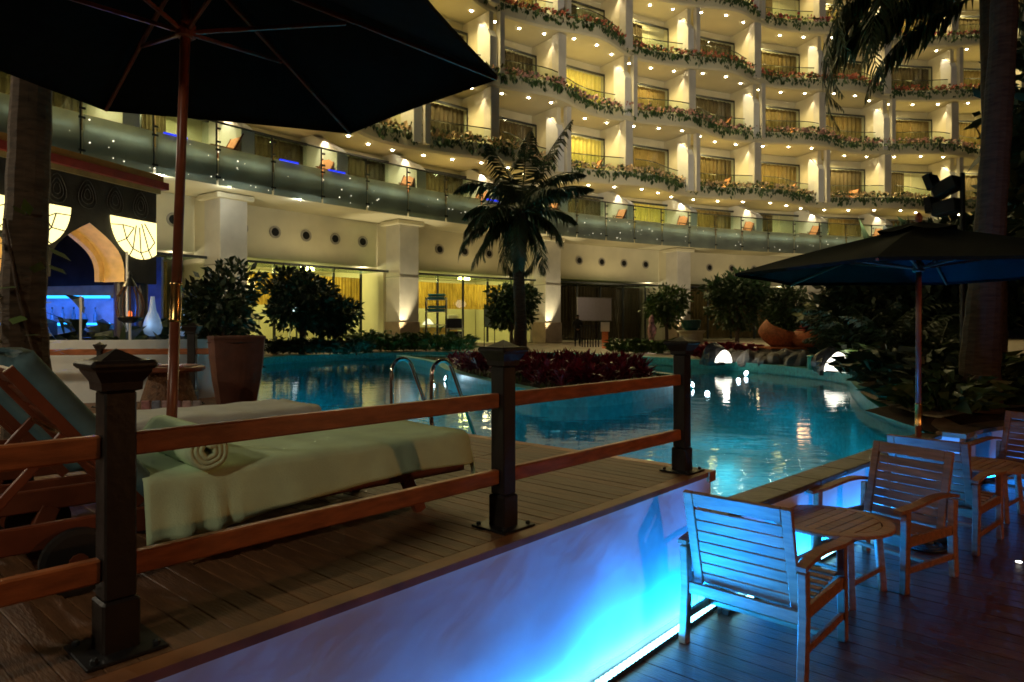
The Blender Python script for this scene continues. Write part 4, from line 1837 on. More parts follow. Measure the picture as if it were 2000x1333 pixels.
for i in range(len(GC) - 1):
    a, b = GC[i], GC[i + 1]
    c = (a + b) / 2
    w_ = a - b - 1.15
    gym = i in (1, 2)
    # glass canopy
    cg = hp('canopy', rm(('cg', round(w_, 2)), lambda: arcbox(MB(), BR + 2.9, BR + 5.4, 4.86, 4.89, w_, 8).mesh('canopy', M_canopy)), c)
    hp('canopy_edge', rm(('ce', round(w_, 2)), lambda: arcbox(MB(), BR + 2.84, BR + 2.9, 4.80, 4.91, w_, 8).mesh('canopy_edge', M_metal)), parent=cg)
    r = BR + 5.55
    if gym:
        hp('valance', rm(('v', round(w_, 2)), lambda: curtain_mesh(w_, 3.25, 4.62, M_bamboo, 46, r + .0, .035)), c)
        hp('valance_hem', rm(('vh', round(w_, 2)), lambda: curtain_mesh(w_, 3.02, 3.27, M_bamboo, 46, r - .03, .035)), c)
    else:
        m_ = M_curtd if i in (3, 5) else M_curt
        hp('curtain', rm(('cc', round(w_, 2), i), lambda: curtain_mesh(w_, 1.0, 4.85, m_, 40, r + .6, .07)), c)
    nm = 5
    for q in range(nm):
        cc = -w_ / 2 + w_ * (q + .5) / nm
        pn = hp('shopfront_pane', rm(('sp', round(w_, 2), q), lambda: arcbox(MB(), r - .10, r - .08, .95, 4.85, w_ / nm - .12, 3, cc).mesh('shopfront_pane', M_glass)), c)
        hp('mullion', rm(('mu', round(w_, 2), q), lambda: arcbox(MB(), r - .13, r - .05, .92, 4.85, .10, 1, cc - w_ / nm / 2).mesh('mullion', M_metal)), parent=pn)
    # room shell behind
    hp('room_shell', rm(('rs', round(w_, 2)), lambda: (lambda o: (arcbox(o, BR + 10.8, BR + 11, .9, 5.2, w_ + 1.1, 8), arcbox(o, BR + 5.4, BR + 11, 5.16, 5.25, w_ + 1.1, 8),
        arcbox(o, BR + 4.6, BR + 11, .86, .93, w_ + 1.1, 8), arcbox(o, BR + 4.4, BR + 11, .9, 5.2, .2, 1, w_ / 2 + .45))[0])(MB()).mesh('room_shell', M_cream)), c)
    BAYS.append((a, b, c, w_))
    if gym:
        for q in (-.25, .25):
            lamp('gym_light', tuple(bp(c + q * w_, BR + 7.4, 4.7)), 300, (.96, .92, .30), .4)
    # soft fill added under the terrace, no fixture there
    lamp('soffit_fill', tuple(bp(c, BR + 1.6, 4.2)), (150 if i < 4 else 90), (1.0, .80, .40), .4)
for i, th in enumerate(GC):
    # column uplights
    lamp('column_uplight', tuple(bp(th + .62, BR + 1.35, 1.1)), 900 if i in (2, 3) else 420, (1.0, .86, .52), .05, 'SPOT',
         aim=tuple(bp(th + .35, BR + 2.35, 6.0)), spot=55, blend=.6)
    lamp('bracket_light', tuple(bp(th + .95, BR + 4.6, 4.95)), 26, (1.0, .88, .6), .05)
# bright white spots under the terrace edge on the left
for (th, r) in ((146.2, BR + .9), (144.0, BR + .7), (141.2, BR + .8)):
    o = hp('soffit_spot', dot_me, th, 0)
    o.location = tuple(bp(th, r, 7.548))
    o.rotation_euler = (0, 0, 0)
    lamp('soffit_spot_light', tuple(bp(th, r, 7.40)), 30, (.95, 1, .92), .05)


# flowers and trailing plants in the planters
def planter(k, z, cols, label, n):
    random.seed(60 + k)
    o = MB()
    for _ in range(n):
        th = rnd(92.5, 146)
        cl = .5 + .5 * sin(th * 5.1 + k) * sin(th * 2.3 + 1.7 * k)
        r = ro(k, th)
        t = random.random()
        if random.random() > .30 + .75 * (.5 + .5 * sin(th * 3.7 + 2 * k) * cos(th * 8.1 - k)):
            continue
        L = rnd(.18, .36)
        hang = rnd(0, 1) ** 1.7 * (.22 + .42 * cl)
        if t < .36:                            # hanging greenery
            p = bp(th, r - .06 - rnd(0, .10), z + .88 - hang)
            o.cur = 0
            o.leaf(p, (rnd(-.5, .5), rnd(-.5, .5), -1), (rnd(-1, 1), rnd(-1, 1), .2), L, L * .55)
        elif t < .55:
            p = bp(th, r + rnd(-.10, .42), z + .84 + rnd(0, .28))
            o.cur = 0
            o.leaf(p, (rnd(-1, 1), rnd(-1, 1), rnd(.1, 1)), (rnd(-1, 1), rnd(-1, 1), .4), L, L * .5)
        else:
            p = bp(th, r + rnd(-.12, .42), z + .98 + rnd(-.1, .30) * (.6 + .4 * cl))
            o.cur = 1 if random.random() < .45 + .55 * (1 - cl) else 0
            L *= .85
            o.leaf(p, (rnd(-1, 1), rnd(-1, 1), rnd(.1, 1)), (rnd(-1, 1), rnd(-1, 1), .4), L, L * .8)
    tag(obj('planter_flowers', o, [M_leaf, cols]), label, 'flowers', kind='stuff')


planter(0, FZ[0], mat('cream_petals', (.62, .44, .26), var=.3, scale=3), 'cream flowers and trailing leaves along the lowest balcony edge', 9500)
planter(1, FZ[1], mat('pale_petals', (.48, .25, .22), var=.3, scale=3), 'pale pink flowers and dark trailing leaves along the second balcony edge', 8500)
planter(2, FZ[2], mat('orange_petals', (.42, .11, .07), var=.35, scale=3), 'orange red flowers and leaves along the third balcony edge', 8000)
planter(3, FZ[3], mat('crimson_petals', (.34, .06, .07), var=.35, scale=3), 'crimson flowers along the highest balcony edge in view', 7000)


# reclining chairs on terrace and balconies
def sling_chair():
    r = thing('deck_chair', 'orange sling deck chair on the terrace behind the frosted glass', 'chair', (0, 0, 0), 0, 'deck chairs on the hotel terrace')
    m_ = mat('orange_sling', (.62, .27, .13), rough=.8, var=.15)
    o = MB()
    o.bar((0, -.30, .42), (0, .32, .48), .58, .03)
    obj('seat', o, m_, r)
    o = MB()
    o.bar((0, -.30, .43), (0, -.72, 1.18), .58, .03, up=(0, 1, 0))
    obj('backrest', o, m_, r)
    for s_ in (-1, 1):
        obj('leg', MB().bar((s_ * .33, .34, .62), (s_ * .33, .22, 0), .04, .05), M_mahog, r)
        obj('leg', MB().bar((s_ * .33, -.35, .62), (s_ * .33, -.50, 0), .04, .05), M_mahog, r)
        obj('armrest', MB().bar((s_ * .33, -.55, .66), (s_ * .33, .40, .66), .07, .03), M_mahog, r)
        obj('back_frame', MB().bar((s_ * .31, -.28, .40), (s_ * .31, -.75, 1.25), .035, .05), M_mahog, r)
    return r


sc0 = None
random.seed(14)
for i in range(1, len(TH) - 1):
    b = TH[i + 1]
    th = b + .95
    p = bp(th, BR + 1.35, Z1)
    rz = radians(th) + rnd(-.25, .25) + radians(10)
    if sc0 is None:
        sc0 = sling_chair()
        sc0.location = tuple(p)
        sc0.rotation_euler = (0, 0, rz)
        sc0.scale = (1.25,) * 3
    else:
        dup(sc0, tuple(p), rz, scale=1.25)
for (k, i) in ((0, 5), (0, 6), (0, 7), (0, 8), (0, 9), (0, 10), (1, 7), (1, 8), (1, 9), (2, 6), (2, 8)):
    th = (TH[i] * .4 + TH[i + 1] * .6)
    nm = ('lowest', 'second', 'third')[k]
    dup(sc0, tuple(bp(th, BR + 2.6, FZ[k] + .37)), radians(th) + rnd(-.5, .5), 'orange sling chair half hidden by flowers on the %s balcony floor' % nm, 1.25,
        'chairs on the %s balcony floor' % nm)

# ------------------------------------------------------------------ pool lamps
POOLC = (.10, .66, .82)
for i, (x, y, e) in enumerate(((-2.4, 10.9, 70), (-5.8, 19.5, 150), (-5.6, 23.5, 150), (.6, 9.3, 60), (3.0, 8.6, 60), (4.2, 11.2, 60), (5.2, 13.5, 70), (5.6, 18.0, 90), (-4.2, 14.4, 130), (-1.4, 27.3, 60), (3.6, 22.5, 50))):
    lamp('underwater_light', (x, y, .45), e * 2.3, POOLC, .30, 'SPOT', aim=(x, y + .01, -1), spot=164, blend=.4)
for (x, y, z, nx, ny, lb) in ((6.36, 18.6, .70, -.8, -.5, 'round underwater lamp below the kerb between the two lit rocks'),
                              (3.93, 15.0, .70, .8, -.6, 'round underwater lamp at the pointed end of the island'),
                              (-1.62, 16.85, .70, -.9, -.3, 'round underwater lamp on the island side behind the chrome ladder')):
    pl_ = thing('pool_lamp', lb, 'pool lamp', (x, y, z))
    rot = Vector((nx, ny, .25)).to_track_quat('Z', 'Y').to_euler()
    obj('ring', MB().lathe([(.09, -.02), (.09, .02), (.07, .03), (.06, .02)], 16), M_chrome, pl_, rot=rot)
    obj('lens', MB().lathe([(.07, .0), (.055, .03), (.005, .04)], 16), emat('pool_lamp_glow', (.75, .92, 1.0), 12), pl_, rot=rot)
    lamp('pool_lamp_light', (x + nx * .35, y + ny * .35, .72), 5, (.6, .85, 1.0), .05)


# ------------------------------------------------------------------ black Moorish kiosk
KC = Vector((-6.22, 12.0, 0))                 # right front corner
KD = Vector((-.276, -.961, 0)).normalized()   # towards the camera along the face
KN = Vector((-KD.y, KD.x, 0))                 # guess of outward normal (fixed below)
if KN.x < 0:
    KN = -KN


def kp(t, n_, z):
    return KC + KD * t + KN * n_ + Vector((0, 0, z))


kio = thing('kiosk', 'black Moorish kiosk with pointed arches, glowing half moon windows and a red gold cornice', 'kiosk', tuple(kp(2, -1.5, .9)))
ZB, ZT = 2.72, 4.33
PERA = 1.95
arc_c = [1.346, 1.346 + PERA, 1.346 + 2 * PERA]
KL = 6.4


def arch_pts(c, hw=.66, top=3.60, n=10):
    """pointed arch outline from right spring to left spring (t decreasing -> increasing)"""
    pts = []
    for k in range(n + 1):
        u = k / n
        x = hw * (1 - u ** 1.5) * (1 + .10 * sin(pi * u))
        z = ZB + (top - ZB) * (u ** .62)
        pts.append((-x, z))
    L_ = [(c + x, z) for x, z in pts]
    R_ = [(c - x, z) for x, z in reversed(pts[:-1])]
    return L_ + R_


def fascia(o, n0):
    """face polygon with arch cut-outs as one outline along the bottom edge"""
    out = [(0, ZB)]
    for c in arc_c:
        out += arch_pts(c)
    out += [(KL, ZB), (KL, ZT), (0, ZT)]
    tr_ = tessellate_polygon([[Vector((x, z, 0)) for x, z in out]])
    o.add([tuple(kp(x, n0, z)) for x, z in out], [tuple(t) for t in tr_])
    return out


mb = MB()
outl = fascia(mb, 0)
fascia(mb, -.06)
M_kio = mat('kiosk_black', (.012, .010, .009), rough=.55, var=.6, scale=5, bump=.2)
obj('fascia_panel', mb, M_kio, kio, world=True)
# end face (towards the hotel) and back
mb = MB()
mb.add([tuple(kp(0, n_, z)) for n_, z in ((0, ZB), (-3.2, ZB), (-3.2, ZT), (0, ZT))], [(0, 1, 2, 3)])
mb.add([tuple(kp(t, -3.2, z)) for t, z in ((0, ZB), (KL, ZB), (KL, ZT), (0, ZT))], [(0, 1, 2, 3)])
mb.add([tuple(kp(t, n_, ZT - .05)) for t, n_ in ((0, 0), (KL, 0), (KL, -3.2), (0, -3.2))], [(0, 1, 2, 3)])
obj('side_panel', mb, M_kio, kio, world=True)
M_gold = mat('arch_gold', (.75, .52, .20), rough=.6, var=.15)
for c in arc_c:                                # deep lit reveals of the arches
    ap = arch_pts(c)
    mb = MB()
    k = len(ap)
    mb.add([tuple(kp(x, .0, z)) for x, z in ap] + [tuple(kp(x, -.42, z)) for x, z in ap], [(i, i + 1, k + i + 1, k + i) for i in range(k - 1)])
    obj('arch_reveal', mb, M_gold, kio, world=True)
    # front arch moulding
    mb = MB()
    cc = Vector((c, (ZB + 3.60) / 2))
    inn_ = [(c + (x - c) * .86, ZB + (z - ZB) * .86) for x, z in ap]
    mb.add([tuple(kp(x, -.42, z)) for x, z in ap] + [tuple(kp(x, -.42, z)) for x, z in inn_] + [tuple(kp(x, -.52, z)) for x, z in inn_],
           [(i, i + 1, k + i + 1, k + i) for i in range(k - 1)] + [(k + i, k + i + 1, 2 * k + i + 1, 2 * k + i) for i in range(k - 1)])
    obj('inner_arch', mb, M_gold, kio, world=True)
    lamp('arch_light', tuple(kp(c, .25, ZB + .1)), 9, (1.0, .70, .28), .06)
    lamp('arch_light', tuple(kp(c, -.30, ZB - .15)), 7, (1.0, .70, .30), .06)
# glowing half-moon windows
for c, rr in ((.36, .62), (1.346 + PERA / 2, .64), (1.346 + 1.5 * PERA, .64)):
    pts = []
    n = 20
    for q in range(n + 1):
        a = pi + pi * q / n
        t = c + rr * cos(a)
        if t < .012:
            continue
        pts.append((t, 3.78 + .66 * sin(a)))
    if pts[-1][0] < 0.1 or c < .5:
        pts = [(.012, 3.78 - .66 * sqrt(max(0, 1 - ((.012 - c) / rr) ** 2)))] + pts + [(.012, 3.78)]
    tr_ = tessellate_polygon([[Vector((x, z, 0)) for x, z in pts]])
    mb = MB()
    mb.add([tuple(kp(x, .015, z)) for x, z in pts], [tuple(t) for t in tr_])
    wn = obj('half_moon_window', mb, M_lit, kio, world=True)
    mb = MB()
    random.seed(int(c * 100))
    base = [(c - rr * .05, 3.78)]
    nod = []
    for q in range(7):
        a = pi + pi * (q + .5) / 7
        nod.append((c + rr * .62 * cos(a), 3.78 + .55 * sin(a)))
    ed = []
    for q in range(7):
        a = pi + pi * (q + .5) / 7 + rnd(-.1, .1)
        ed.append((nod[q], (c + rr * .99 * cos(a), 3.78 + .66 * sin(a))))
        if q:
            ed.append((nod[q - 1], nod[q]))
        ed.append((nod[q], (c + rr * .25 * cos(a + .3), 3.78 + rnd(-.3, -.02))))
    for (a, b) in ed:
        if a[0] < .02 or b[0] < .02:
            continue
        mb.bar(kp(a[0], .022, a[1]), kp(b[0], .022, b[1]), .012, .014)
    o = place('tracery', mb.mesh('tracery', M_black), wn)
    o.matrix_parent_inverse = Matrix.Identity(4)
    lamp('window_glow', tuple(kp(c, .5, 3.5)), 5, (1.0, .85, .4), .25)
# stencilled teardrop ornaments
M_orn = mat('ornament_grey', (.03, .027, .024), rough=.7, var=.4, scale=14)
for t in [.35 + .52 * q for q in range(11)]:
    mb = MB()
    for ring in (1.0, .68, .38):
        pts = []
        for q in range(25):
            a = 2 * pi * q / 24
            pts.append(kp(t + .15 * ring * sin(a) * (1 - .35 * cos(a)), .008, 4.04 + .22 * ring * cos(a)))
        mb.tube(pts, .008, 4, cap=False)
    obj('ornament', mb, M_orn, kio, world=True)
# cornice: gold, red, gold
for (z0, z1, ov, m_) in ((4.30, 4.38, .05, mat('cornice_ochre', (.24, .19, .07), rough=.6)), (4.38, 4.50, .14, mat('cornice_red', (.22, .02, .015), rough=.5)),
                         (4.50, 4.62, .08, mat('cornice_gold', (.36, .18, .03), rough=.5))):
    mb = MB()
    q = [kp(-ov, ov, 0), kp(KL, ov, 0), kp(KL, -3.3, 0), kp(-ov, -3.3, 0)]
    mb.prism([(p.x, p.y) for p in q], z0, z1)
    obj('cornice', mb, m_, kio, world=True)
for (t, n_) in ((.52, -.25), (.12, -.2), (2.32, -.25), (.2, -3.0), (4.27, -.25)):
    mb = MB()
    mb.tube([tuple(kp(t, n_, .85)), tuple(kp(t, n_, ZB + .12))], .10, 14)
    obj('pillar', mb, mat('pillar_dark', (.05, .042, .035), rough=.4), kio, world=True)
for t in (.68, 1.55):
    mb = MB()
    mb.tube([tuple(kp(t, .05, .9)), tuple(kp(t, .05, ZB + .5 if t < 1 else 2.45))], .018, 8)
    obj('thin_pole', mb, M_white, kio, world=True)

# bar back with blue LED shelves inside the kiosk
bar = thing('back_bar', 'back bar with blue glowing shelves inside the black kiosk', 'bar', (-8.6, 12.6, .9))
mb = MB()
mb.box((-8.6, 12.9, 1.95), (2.6, .12, 2.1))
obj('panel', mb, mat('bar_panel', (.45, .48, .55), rough=.5), bar, world=True)
mb = MB()
mb.box((-7.05, 13.1, 2.1), (.75, .08, 2.4))
obj('door', mb, mat('blue_door', (.12, .2, .55), rough=.5), bar, world=True)
for z in (2.52, 2.02, 1.55):
    mb = MB()
    mb.box((-8.5, 12.7, z), (2.3, .30, .03))
    sh_ = obj('shelf', mb, M_white, bar, world=True)
    mb = MB()
    mb.box((-8.5, 12.54, z + .0), (2.3, .012, .05))
    o = place('shelf_led', mb.mesh('shelf_led', M_ledc), sh_)
    o.matrix_parent_inverse = Matrix.Identity(4)
for x in (-9.2, -8.4, -7.6):
    lamp('bar_blue_light', (x, 12.35, 2.25), 9, (.02, .16, 1.0), .1)
lamp('bar_blue_light', (-7.4, 11.2, 2.3), 10, (.02, .12, 1.0), .1)  # added blue light over the broad leaved plant, apart from the shelf LEDs
for i in range(9):
    x = -9.3 + i * .2
    bt = thing('bottle', 'bottle standing on the blue lit bar shelves', 'bottle', (x, 12.68, 2.035), 0, 'bottles on the back bar')
    obj('glass', MB().lathe([(.035, 0), (.036, .16), (.014, .21), (.013, .27)], 10), mat('bottle_glass', (.2, .3, .35), rough=.1), bt, smooth=True)
    obj('cap', MB().lathe([(.015, .27), (.015, .30), (.002, .305)], 8), M_metal, bt)

# white curved parapets around the kiosk platform
pp = thing('parapet', 'low white curved parapet in front of the kiosk', 'wall', (-5.6, 9.4, .9))
pts = [(-9.5, 8.5), (-7.5, 8.9), (-6.0, 9.15), (-4.9, 9.45), (-4.3, 10.0), (-4.25, 10.7)]
obj('wall_face', kerb(smooth_poly(pts, {0, 5}, 5)[:26], -.16, 1.80, .86), mat('parapet_white', (.74, .77, .74), rough=.6, var=.05), pp, world=True)
pp = thing('parapet', 'white parapet behind the lounger backs at the foot of the kiosk pillars', 'wall', (-6, 12.3, .9))
obj('wall_face', kerb([(-10, 12.0), (-7.5, 12.15), (-6.6, 12.2), (-5.7, 12.3)], -.16, 1.86, .86), MATS['parapet_white'], pp, world=True)

# second fence line at the far side of the deck
r_ = dup(p0, (-4.18, 8.97, ZD), 0.1, 'dark fence post beside the terracotta urn')
r_.scale = (1.05, 1.05, 1.12)
r_ = dup(p0, (-5.25, 8.74, ZD), 0.05, 'short dark fence post in front of the white kiosk parapet')
r_.scale = (.62, .62, .86)
mb = MB()
mb.bar((-3.85, 9.03, 1.66), (-7.0, 8.45, 1.66), .045, .075, bev=.006)
tag(obj('fence_rail', mb, M_rail), 'thin dark fence rail in front of the white kiosk parapet', 'rail', 'wooden fence rails')

# magazine table by the fence
mt = thing('coffee_table', 'brown wicker table with a round top beside the far fence', 'table', atY(330, 7.2, ZD))
obj('wicker_base', MB().lathe([(.34, 0), (.335, .04), (.20, .50), (.19, .56)], 20, wob=lambda a, z: 1 + .01 * sin(a * 10)), M_wickd, mt)
obj('table_top', MB().lathe([(.33, .56), (.35, .575), (.35, .605), (.33, .615)], 28), M_mahog, mt, smooth=False)
tz = ZD + .617
for i, (dx, dy, a, c) in enumerate(((-.05, -.08, .3, (.45, .16, .16)), (.17, -.05, -.2, (.5, .2, .22)), (-.22, .02, .9, (.07, .035, .03)))):
    m_ = mat('cover_%d' % i, c, rough=.3, var=.5, scale=12)
    mg = thing('magazine', ('red covered magazine lying on the wicker table', 'pink covered magazine at the edge of the wicker table', 'dark folder on the wicker table')[i], 'magazine',
               (mt.location[0] + dx, mt.location[1] + dy, tz), a)
    obj('cover', MB().box((0, 0, .008), (.21, .28, .014)), m_, mg)
    obj('pages', MB().box((.002, 0, .008), (.208, .276, .011)), M_white, mg)
ash = thing('foil_packet', 'crumpled silvery packet on the wicker table edge', 'packet', (mt.location[0] - .08, mt.location[1] - .26, tz))
o = MB()
random.seed(2)
o.lathe([(.02, 0), (.07, .01), (.075, .04), (.05, .075), (.015, .09)], 9, wob=lambda a, z: rnd(.7, 1.2))
obj('foil', o, M_chrome, ash)
# rack of magazines on the deck
for i in range(6):
    c = [(.42, .2, .2), (.2, .22, .28), (.45, .3, .3), (.3, .16, .2), (.5, .32, .3), (.34, .3, .3)][i]
    bk = thing('magazine', 'upright magazine in the row below the wicker table', 'magazine', atY(285 + 20 * i, 6.75, ZD), .1, 'upright magazines below the wicker table')
    obj('cover', MB().box((0, 0, .15), (.085, .02, .30), bev=.008), mat('spine_%d' % i, c, rough=.4, var=.5, scale=15), bk)
    obj('pages', MB().box((0, .014, .15), (.075, .012, .285)), M_white, bk)

# glowing teardrop lamps and hanging lantern
for x, lb in ((298, 'glowing teardrop lamp left of the parasol pole'), (361, 'glowing teardrop lamp right of the parasol pole')):
    tl = thing('teardrop_lamp', lb, 'lamp', atY(x, 11.4, 1.82))
    m_ = mat('teardrop_glass', (.35, .4, .45), rough=.25, emit=(.30, .55, 1.0), es=.16, sample=False)
    obj('body', MB().lathe([(.05, .0), (.12, .04), (.15, .14), (.12, .28), (.06, .42), (.035, .60), (.03, .66)], 18), m_, tl, smooth=True)
    obj('foot', MB().lathe([(.07, -.08), (.07, -.02), (.04, .01)], 14), M_metal, tl)
    lamp('teardrop_light', (tl.location[0], tl.location[1] - .25, 2.05), 1.5, (.3, .6, 1.0), .1)
ln = thing('lantern', 'dark pierced metal lantern on a white stand beside the kiosk arch', 'lantern', atY(254, 10.6, .9))
obj('stand', MB().tube([(0, 0, 0), (0, 0, 1.15)], .02, 8), M_white, ln)
o = MB()
for q in range(12):
    a = 2 * pi * q / 12
    o.tube([(.17 * cos(a), .17 * sin(a), 1.22), (.20 * cos(a), .20 * sin(a), 1.40), (.17 * cos(a), .17 * sin(a), 1.55), (.06 * cos(a), .06 * sin(a), 1.75)], .009, 5)
tag(obj('cage', o, M_wickd, ln), kind='stuff')
obj('cap', MB().lathe([(.10, 1.70), (.06, 1.78), (.025, 1.84), (.03, 1.88), (.004, 1.95)], 14), M_metal, ln)
obj('pan', MB().lathe([(.05, 1.14), (.15, 1.17), (.18, 1.22), (.16, 1.24)], 16), M_metal, ln)
obj('candle', MB().lathe([(.03, 1.22), (.03, 1.30), (.01, 1.33)], 8), emat('candle_glow', (1.0, .18, .03), 1.6), ln)
# broad leaves behind the parapet
for i, (x, Y, h, lb) in enumerate(((165, 11.6, 1.75, 'blue lit broad leaved plant beside the bar shelves'), (208, 11.5, 1.5, 'broad leaved plant inside the kiosk arch'), (335, 11.9, 1.2, 'low broad leaved plant behind the teardrop lamps'),
                                   (268, 11.8, 1.3, 'broad leaved plant between the kiosk pillars'), (385, 12.6, 1.2, 'leafy plant behind the right teardrop lamp'))):
    shrub(atY(x, Y, .9), lb, .5, h, 60, .7, M_leafd, 700 + i)

# ------------------------------------------------------------------ far bank
# notice board in the dark bay
nb = thing('notice_board', 'large pale blank notice board against the dark curtains', 'board', atY(1161, 43.5, .93))
ang = radians(-40)
nb.rotation_euler = (0, 0, radians(32))
obj('board', MB().box((0, 0, 2.10), (2.75, .06, 1.40)), mat('board_face', (.52, .47, .44), rough=.6, var=.05), nb)
o = MB()
for z in (1.38, 2.82):
    o.box((0, -.01, z), (2.85, .08, .05))
obj('frame', o, M_ring, nb)
for s_ in (-1, 1):
    obj('leg', MB().box((s_ * 1.1, .03, .68), (.06, .05, 1.36)), M_metal, nb)
lamp('board_light', atY(1161, 41.0, 3.6), 16, (1, .85, .7), .3)
# person in black
per = thing('person', 'person in dark clothes standing with hands together by the notice board', 'person', atY(1128, 36.0, G0))
J = {'pelvis': (0, 0, .88, .14), 'belly': (0, .01, 1.05, .135), 'chest': (0, 0, 1.26, .155), 'neck': (0, 0, 1.43, .06), 'head': (0, -.01, 1.54, .088), 'top': (0, -.005, 1.63, .07)}
V_ = [v for v in J.values()]
Ed = [(0, 1), (1, 2), (2, 3), (3, 4), (4, 5)]


def limb(start, pts):
    i = start
    for p in pts:
        V_.append(p)
        Ed.append((i, len(V_) - 1))
        i = len(V_) - 1


for s_ in (-1, 1):
    limb(2, [(s_ * .19, 0, 1.34, .07), (s_ * .24, .02, 1.08, .052), (s_ * .15, -.16, .92, .04), (s_ * .05, -.20, .90, .038)])
    limb(0, [(s_ * .10, 0, .80, .10), (s_ * .11, -.01, .46, .07), (s_ * .12, .01, .09, .045), (s_ * .13, -.13, .035, .035)])
me = bpy.data.meshes.new('body')
me.from_pydata([v[:3] for v in V_], Ed, [])
bo = place('body', me, per)
sk = bo.modifiers.new('skin', 'SKIN')
for i, v in enumerate(V_):
    me.skin_vertices[0].data[i].radius = (v[3], v[3])
me.skin_vertices[0].data[0].use_root = True
bo.modifiers.new('sub', 'SUBSURF').levels = 2
bo.modifiers['sub'].render_levels = 2
me.materials.append(M_suit)
o = MB()
o.lathe([(.03, 1.42), (.062, 1.45), (.078, 1.50), (.082, 1.56), (.070, 1.61), (.03, 1.64)], 14)
obj('face', o, M_skin, per, smooth=True)
obj('hair', MB().lathe([(.088, 1.55), (.093, 1.60), (.08, 1.655), (.04, 1.685), (.004, 1.69)], 14, (0, .018, 0)), M_hole, per, smooth=True)
for s_ in (-1, 1):
    o = MB()
    for f in range(5):
        o.tube([(s_ * .045, -.205, .895 + .01 * f), (s_ * .0, -.235, .875 + .012 * f), (-s_ * .03, -.225, .87 + .012 * f)], [.011, .010, .008], 5)
    o.box((s_ * .05, -.20, .905), (.05, .05, .07), bev=.015)
    tag(obj('hand', o, M_skin, per), kind='stuff')
# stand, sign post, easel, towel stand, statue
sp_ = thing('sign_post', 'small white sign on a wooden stand lit from the ground', 'sign', atY(1182, 33.5, G0))
obj('panel', MB().box((0, 0, 1.05), (.42, .05, .46)), M_white, sp_)
obj('stand', MB().box((0, .05, .42), (.30, .10, .86)), M_rail, sp_)
lamp('sign_uplight', atY(1183, 33.1, 1.0), 2.2, (1, .5, .2), .05)
lec = thing('lectern', 'black slatted lectern standing beside the person', 'lectern', atY(1153, 35.5, G0))
for q in range(7):
    obj('slat', MB().box((-.42 + q * .14, 0, .55), (.06, .05, 1.1)), M_black, lec)
obj('top', MB().box((0, 0, 1.12), (1.05, .4, .05)), M_black, lec)
es = thing('easel_sign', 'framed grey green sign on a black easel before the gym window', 'sign', atY(956, 35.6, G0))
obj('panel', MB().box((0, 0, 1.62), (.50, .03, 1.1)), mat('sign_green', (.25, .32, .27), rough=.5, var=.1), es)
o = MB()
for s_ in (-1, 1):
    o = MB()
    o.bar((s_ * .27, 0, 0), (s_ * .27, 0, 2.25), .045, .045)
    obj('upright', o, M_black, es)
obj('rail', MB().bar((-.27, 0, 1.05), (.27, 0, 1.05), .04, .04), M_black, es)
ts = thing('towel_stand', 'rack with stacked teal towels before the gym window', 'towel rack', atY(852, 31.5, G0))
for z in (.55, 1.15, 1.75, 2.3):
    obj('shelf', MB().box((0, 0, z), (.95, .45, .04)), M_white, ts)
for s_ in (-1, 1):
    obj('upright', MB().box((s_ * .46, 0, 1.2), (.05, .4, 2.4)), M_metal, ts)
for q, z in enumerate((1.77, 1.90, 2.32, 2.45)):
    tag(obj('towel', MB().box((atY(852, 31.5, 0)[0] + .03 * (q % 2), 31.5, G0 + z + .06), (.8, .40, .11), bev=.04), mat('teal_towel', (.12, .38, .40), rough=.9)),
        'folded teal towel on the rack before the gym window', 'towel', 'folded teal towels')
dr = thing('drum_trolley', 'black and chrome trolley with two shelves before the gym window', 'trolley', atY(888, 32.0, G0))
for z in (.35, .95):
    obj('tray', MB().box((0, 0, z), (.8, .5, .07), bev=.02), M_chrome, dr)
    obj('bin', MB().box((0, 0, z + .27), (.7, .42, .44)), M_black, dr)
for a in (-1, 1):
    for b in (-1, 1):
        obj('leg', MB().box((a * .37, b * .22, .55), (.035, .035, 1.1)), M_chrome, dr)
stt = thing('statue', 'slim red and white figure lit from below beside the open tree', 'statue', atY(1273, 27.9, G0))
random.seed(4)
obj('figure', MB().lathe([(.15, .25), (.17, .4), (.11, .6), (.16, .8), (.18, 1.0), (.10, 1.15), (.12, 1.3), (.09, 1.45), (.02, 1.55)], 14,
                         wob=lambda a, z: 1 + .18 * sin(3 * a + z * 9)), mat('statue_paint', (.55, .25, .24), rough=.4, var=.8, scale=7), stt, smooth=True)
obj('pedestal', MB().box((0, 0, .12), (.42, .42, .28), bev=.03), M_white, stt)
lamp('statue_uplight', atY(1272, 27.3, 1.15), 16, (1, .80, .74), .05)
# glass lantern standing on white drum (right of the corner post)
pdm = thing('pedestal_bowl', 'teal glass bowl on a low pale drum beside a hotel column', 'bowl', atY(1350, 30.0, G0))
obj('drum', MB().lathe([(.45, 0), (.5, .05), (.5, .75), (.62, .85), (.62, .9)], 22), M_cream, pdm, smooth=False)
obj('bowl', MB().lathe([(.25, .9), (.40, 1.0), (.44, 1.35), (.40, 1.36)], 20), mat('teal_glass', (.02, .12, .11), rough=.2), pdm)

